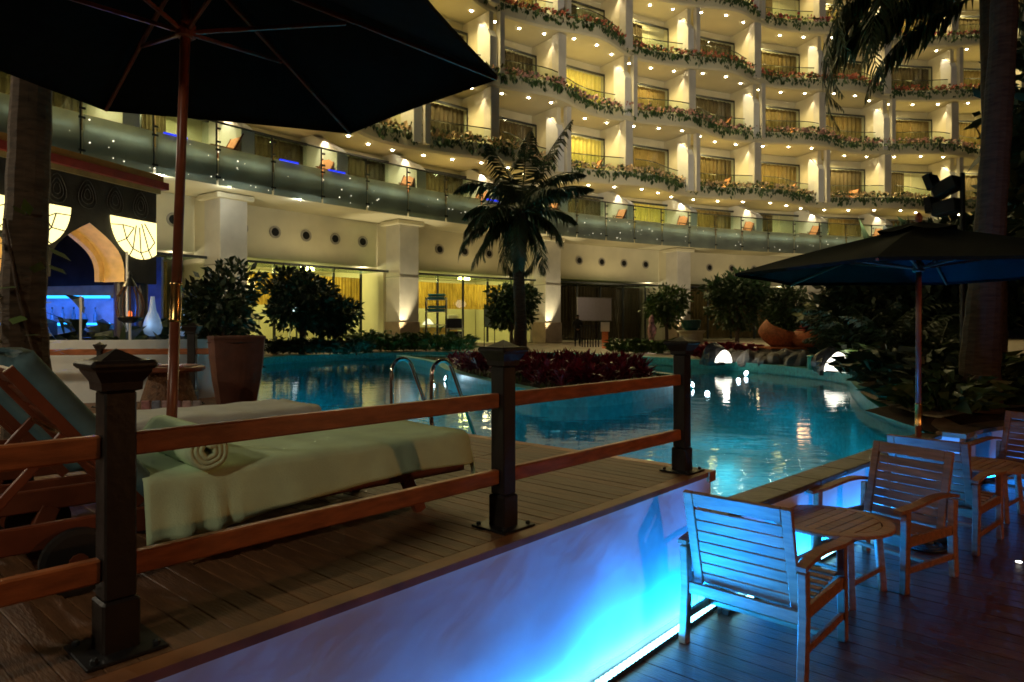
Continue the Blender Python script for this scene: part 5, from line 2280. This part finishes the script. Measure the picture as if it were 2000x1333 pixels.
# gym machines inside
random.seed(17)
for i, (bi, u, dpt) in enumerate(((1, .18, 7.4), (1, .38, 7.8), (1, .60, 7.2), (1, .78, 7.6), (2, .25, 7.8), (2, .6, 7.6))):
    a, b, c, w__ = BAYS[bi]
    th = a + (b - a) * u
    tmn = ('first', 'second', 'third', 'fourth')[i] if i < 4 else ('left', 'right')[i - 4]
    t_ = thing('treadmill', 'exercise machine behind the %s' % ('tree in the first lit gym window, %s from the left column' % tmn if i < 4 else 'second lit gym window, %s of the easel sign' % tmn),
               'gym machine', tuple(bp(th, BR + dpt, .94)), radians(th) + pi / 2)
    obj('belt', MB().box((0, 0, .16), (.8, 1.7, .2), bev=.04), M_black, t_)
    for s_ in (-1, 1):
        obj('upright', MB().bar((s_ * .4, .6, .2), (s_ * .4, .85, 1.5), .08, .12), M_white, t_)
        obj('handrail', MB().bar((s_ * .4, .75, 1.1), (s_ * .4, -.1, 1.05), .05, .05), M_chrome, t_)
    cs = obj('console', MB().box((0, .85, 1.55), (.8, .12, .4), bev=.03), M_white, t_)
    obj('screen', MB().box((0, .78, 1.6), (.4, .02, .3)), M_screen if i % 2 == 0 else M_black, cs)
a, b, c, w__ = BAYS[1]
tv = thing('wall_screen', 'bright upright white screen behind the small dark tree in the gym', 'screen', tuple(bp(a + (b - a) * .72, BR + 8.6, .94)), radians(a + (b - a) * .72))
obj('stand', MB().box((0, 0, .9), (.08, .08, 1.8)), M_metal, tv)
obj('screen', MB().box((-.05, 0, 2.1), (.06, .55, .9)), M_screen, tv)
obj('bezel', MB().box((.0, 0, 2.1), (.06, .62, .97)), M_black, tv)
a, b, c, w__ = BAYS[2]
for u, lb in ((.34, 'round pale globe lamp on the counter in the second gym window'), (.44, 'cone shaped lamp on the counter in the second gym window')):
    th = a + (b - a) * u
    gl = thing('table_lamp', lb, 'lamp', tuple(bp(th, BR + 6.9, 1.94)))
    obj('shade', MB().lathe([(.05, .02), (.3, .1), (.36, .3), (.25, .55), (.05, .62)] if u < .4 else [(.38, .1), (.36, .14), (.12, .45), (.04, .48)], 18),
        emat('lamp_shade_glow', (1, .92, .55), 1.6), gl, smooth=True)
    obj('foot', MB().lathe([(.12, 0), (.12, .03), (.03, .12)], 14), M_brass, gl)
th = a + (b - a) * .42
ct = thing('counter', 'long yellow wood counter behind the second gym window', 'counter', tuple(bp(th, BR + 6.9, .94)), radians(th))
obj('front', MB().box((0, 0, .47), (.6, 4.6, .92)), mat('yellow_wood', (.55, .36, .10), rough=.5), ct)
obj('top', MB().box((0, 0, .965), (.75, 4.8, .06), bev=.01), M_white, ct)

# ------------------------------------------------------------------ right bank: rocks, wicker seats
def rock(loc, label, rx, ry, rz_, seed, m=None, cat='rock', grp=None):
    random.seed(seed)
    ph = [rnd(0, 6) for _ in range(6)]
    r = thing('rock', label, cat, loc, rnd(0, 6), grp)
    o = MB()
    nu, nv = 14, 9

    def fn(u, v):
        a = u * 2 * pi
        e = -pi / 2 * .25 + v * (pi / 2 * 1.25)
        k = 1 + .14 * sin(3 * a + ph[0] + 2 * e) + .10 * sin(5 * a + ph[1] - e * 3) + .07 * sin(7 * a * 1 + ph[2])
        return (rx * k * cos(e) * cos(a), ry * k * cos(e) * sin(a), rz_ * (1 + .1 * sin(2 * a + ph[3])) * sin(e))
    o.grid(fn, nu, nv)
    obj('stone', o, m or M_rock, r)
    return r


for i, (x, y, bx, by, lb) in enumerate(((1415, 716, 1395, 700, 'first'), (1637, 737, 1622, 716, 'second'))):
    Y = 20.6 if i == 0 else 16.6
    m_ = mat('glowing_stone', (.8, .78, .7), rough=.6, emit=(1.0, .93, .78), es=2.6, sample=True)
    pz = .87
    p = atY(x, Y + .25, pz)
    rl = thing('rock_lamp', 'glowing white stone lamp on the kerb %s' % ('below the low red shrubs' if i == 0 else 'below the dark boulder near the cane clump'), 'lamp', p, .4)
    random.seed(i)
    o = MB()
    sc = .24 if i == 0 else .30
    nu, nv = 12, 7
    o.grid(lambda u, v: (1.2 * sc * (1 + .15 * sin(u * 6 * pi + i)) * cos(v * pi / 2) * cos(u * 2 * pi), .8 * sc * cos(v * pi / 2) * sin(u * 2 * pi),
                         sc * 1.35 * sin(v * pi / 2) * (1 + .2 * sin(u * 4 * pi + 1))), nu, nv)
    obj('stone', o, m_, rl)
    obj('base', MB().box((0, 0, .01), (sc * 2.2, sc * 1.4, .03)), M_metal, rl)
    lamp('rock_light', (p[0] - .1, p[1] - .5, 1.25), 7, (1, .95, .85), .1)
    rock(atY(bx, Y + .8, .95), 'dark rounded boulder over the %s glowing stone' % lb, .42, .40, .48, 50 + i, mat('dark_boulder', (.02, .02, .022), rough=.35, var=.4))
bolx = [(1300 + 26 * q, 25.5 - .32 * q) for q in range(11)]
for i in range(13):
    x = 1430 + i * 17 + rnd(-4, 4)
    Y = 21.3 - .30 * i + rnd(0, .5)
    rock(atY(x, Y, .9), 'rough grey rock in the low bank between the two glowing stones', rnd(.3, .5), rnd(.3, .45), rnd(.22, .42), 70 + i, grp='rocks in the bank between the glowing stones')
for x, Y in ((1381, 21.9), (1584, 17.6), (1927, 12.4)):
    bo_ = thing('bollard_light', 'small green bollard %s' % {1381: 'left of the first glowing stone', 1584: 'left of the second glowing stone', 1927: 'in the planting by the palm trunk'}[x],
                'bollard', atY(x, Y, .86))
    obj('post', MB().lathe([(.09, 0), (.09, .30), (.07, .33)], 12), mat('green_paint', (.02, .30, .20), rough=.4), bo_)
    obj('cap', MB().lathe([(.10, .33), (.10, .36), (.02, .39)], 12), MATS['green_paint'], bo_)
# timber platform and wicker cocoon seats
plat = thing('platform', 'low orange timber platform under the wicker seats', 'platform', atY(1575, 23.0, .88))
for q in range(8):
    obj('plank', MB().box((0, -.85 + q * .24, .38), (3.1, .225, .05)), M_wick, plat)
obj('skirt', MB().box((0, 0, .17), (2.95, 1.8, .36)), M_rock, plat)


def cocoon(loc, rz, label):
    r = thing('cocoon_chair', label, 'seat', loc, rz, 'orange wicker seats on the platform')
    o = MB()
    nu, nv = 26, 10

    def fn(u, v):
        a = u * 2 * pi
        back = .5 + .5 * cos(a)              # high at +x (back)
        h = .42 + .50 * back ** 1.6
        z = v * h
        rr = .40 + .30 * sin(pi * min(1, z / .95)) - .22 * max(0, z - .5)
        return (rr * cos(a) * 1.0 + .22 * z, rr * sin(a) * .95, z)
    o.grid(fn, nu, nv)
    c_ = obj('shell', o, M_wick, r, smooth=True)
    md = c_.modifiers.new('t', 'SOLIDIFY')
    md.thickness = .04
    obj('cushion', MB().lathe([(.42, .30), (.48, .36), (.46, .42), (.1, .44)], 20, (.06, 0, 0)), mat('red_cushion', (.25, .03, .02), rough=.9), r, smooth=True)
    return r


bz = .88 + .405
cocoon((atY(1530, 23.1, bz)), pi * .95, 'tall backed orange wicker cocoon seat under the clipped tree')
cocoon((atY(1632, 22.6, bz)), .15, 'orange wicker cocoon seat half hidden by the cane clump')
wt = thing('wicker_table', 'squat orange wicker barrel table between the cocoon seats', 'table', atY(1583, 22.6, bz))
obj('body', MB().lathe([(.42, 0), (.60, .12), (.66, .28), (.60, .44), (.48, .52), (.46, .54)], 24), M_wick, wt, smooth=True)
obj('top', MB().lathe([(.44, .54), (.46, .56), (.44, .58)], 24), MATS['red_cushion'], wt)
ps_ = thing('pillow', 'red cushion heaped on the orange barrel table', 'cushion', (wt.location[0], wt.location[1], wt.location[2] + .575))
obj('fabric', MB().lathe([(.18, 0), (.32, .06), (.34, .12), (.24, .2), (.05, .22)], 14, wob=lambda a, z: 1 + .15 * sin(4 * a)), MATS['red_cushion'], ps_, smooth=True)
obj('piping', MB().tube([(.335 * cos(q * pi / 12), .335 * sin(q * pi / 12), .09) for q in range(25)], .012, 5), MATS['red_cushion'], ps_)
lamp('seat_warm_light', atY(1570, 21.4, 2.6), 9, (1, .55, .25), .2)  # warm point light above the seats, no lantern modelled

# wall lamp glimmering through the trees, on a pillar at the hotel end
wl = thing('wall_lamp', 'white globe lamp on a post glimmering through the dark leaves', 'lamp', atY(1812, 25.0, G0))
obj('post', MB().tube([(0, 0, 0), (0, 0, 3.0)], .06, 10), M_metal, wl)
obj('globe', MB().lathe([(.06, 3.0), (.24, 3.12), (.30, 3.3), (.22, 3.5), (.05, 3.6)], 18), emat('globe_glow', (1, .86, .68), 7), wl, smooth=True)
lamp('globe_light', atY(1812, 24.5, 4.3), 70, (1, .82, .6), .2)
# floodlights on a pole
fd = thing('floodlights', 'pair of black floodlights on a pole in front of the palm fronds', 'floodlight', atY(1880, 14.3, G0), -pi / 3)
obj('pole', MB().tube([(0, 0, -.05), (0, 0, 4.3)], .05, 10), M_black, fd)
for z, tz_ in ((4.05, -.35), (3.62, -.1)):
    o = MB()
    rot = Matrix.Rotation(tz_, 3, 'Y')
    o.box((-.30, -.02, z), (.52, .34, .30), rot, bev=.03)
    hd = obj('head', o, M_black, fd)
    obj('visor', MB().box((-.60, -.02, z + .06 - .25 * tz_), (.14, .38, .34), rot), M_black, hd)

lamp('floodlight_beam', (8.95, 15.1, 5.1), 13000, (1.0, .88, .66), .15, 'SPOT', aim=tuple(bp(116, BR, 19.5)), spot=62, blend=.75)

# ------------------------------------------------------------------ assumed unseen lamps lighting the terrace the photographer stands on
def assumed_lamp_post(loc, h, label, e, col):
    r = thing('assumed_lamp_post', label, 'lamp post', loc)
    obj('pole', MB().tube([(0, 0, 0), (0, 0, h - .25)], [.05, .035], 10), M_black, r)
    obj('base', MB().lathe([(.14, 0), (.15, .04), (.08, .12), (.05, .25)], 16), M_black, r)
    obj('lantern', MB().lathe([(.06, h - .25), (.12, h - .2), (.15, h), (.10, h + .02)], 12), emat('assumed_lantern_glow', (1, .62, .3), 4), r)
    obj('hood', MB().lathe([(.20, h + .02), (.19, h + .05), (.05, h + .16), (.01, h + .2)], 14), M_black, r)
    d_ = (Vector((0, 5, 0)) - Vector((loc[0], loc[1], 0))).normalized() * .26
    lamp('assumed_lantern_light', (loc[0] + d_.x, loc[1] + d_.y, loc[2] + h - .12), e, col, .12)
    return r


assumed_lamp_post((7.2, 1.2, 0), 2.7, 'assumed black lantern post, unseen, at the right side of the lower deck', 190, (1.0, .42, .14))  # assumed source of the orange light on chairs and rails
assumed_lamp_post((-3.6, -1.2, ZD), 3.3, 'assumed black lantern post, unseen, on the raised deck behind the photographer', 170, (1.0, .87, .62))  # assumed post, out of view, added to light the towels from above
assumed_lamp_post((-7.3, 5.4, ZD), 2.9, 'assumed black lantern post, unseen, behind the far end of the raised deck', 150, (1.0, .88, .66))  # assumed post, out of view, added to brighten the white parapet
# strip lights added behind the frosted terrace glass to brighten it, no fixtures
for i in range(0, np_):
    th = 151.0 - pw_ * (i + .5)
    p = bp(th, BR - .03, 8.36)
    q = bp(th, BR - 1.0, 8.30)
    l_ = lamp('terrace_glass_fill', tuple(p), rnd(1.4, 3.0), (.90, 1.0, .84), 2.1, 'AREA', sy=.05)
    x = (bp(th - .5, BR, 0) - bp(th + .5, BR, 0)).normalized()
    z = (p - q).normalized()
    l_.rotation_euler = Matrix((x, z.cross(x), z)).transposed().to_euler()

# planting in the bed behind the planter wall
random.seed(99)
for i in range(26):
    x = 5.75 + 3.6 * (i / 25) + rnd(-.15, .15)
    y0_ = 9.0 + (x - 5.9) * .44
    Y = max(y0_ + .35 + (i % 3) * .42, 9.05) + rnd(-.1, .1)
    if hypot(x - 6.62, Y - 9.75) < .42:
        continue
    lb = 'low dark leafy plant in the bed behind the planter wall'
    shrub((x, Y, G0 - .05), lb, .42, rnd(.35, .6), 120, .38, M_leafd if i % 3 else M_leaf, 900 + i, grp=lb)

# earth bank closing the gap between the planter wall and the garden ground
qo = offset_path(PLS, -.85)
qi = offset_path(PLS, -.05)
kk = len(PLS)
mb = MB()
mb.add([(x, y, .69) for x, y in qi] + [(x, y, .895) for x, y in qo], [(i, i + 1, kk + i + 1, kk + i) for i in range(kk - 1)])
struct(obj('earth_bank', mb, M_soil))
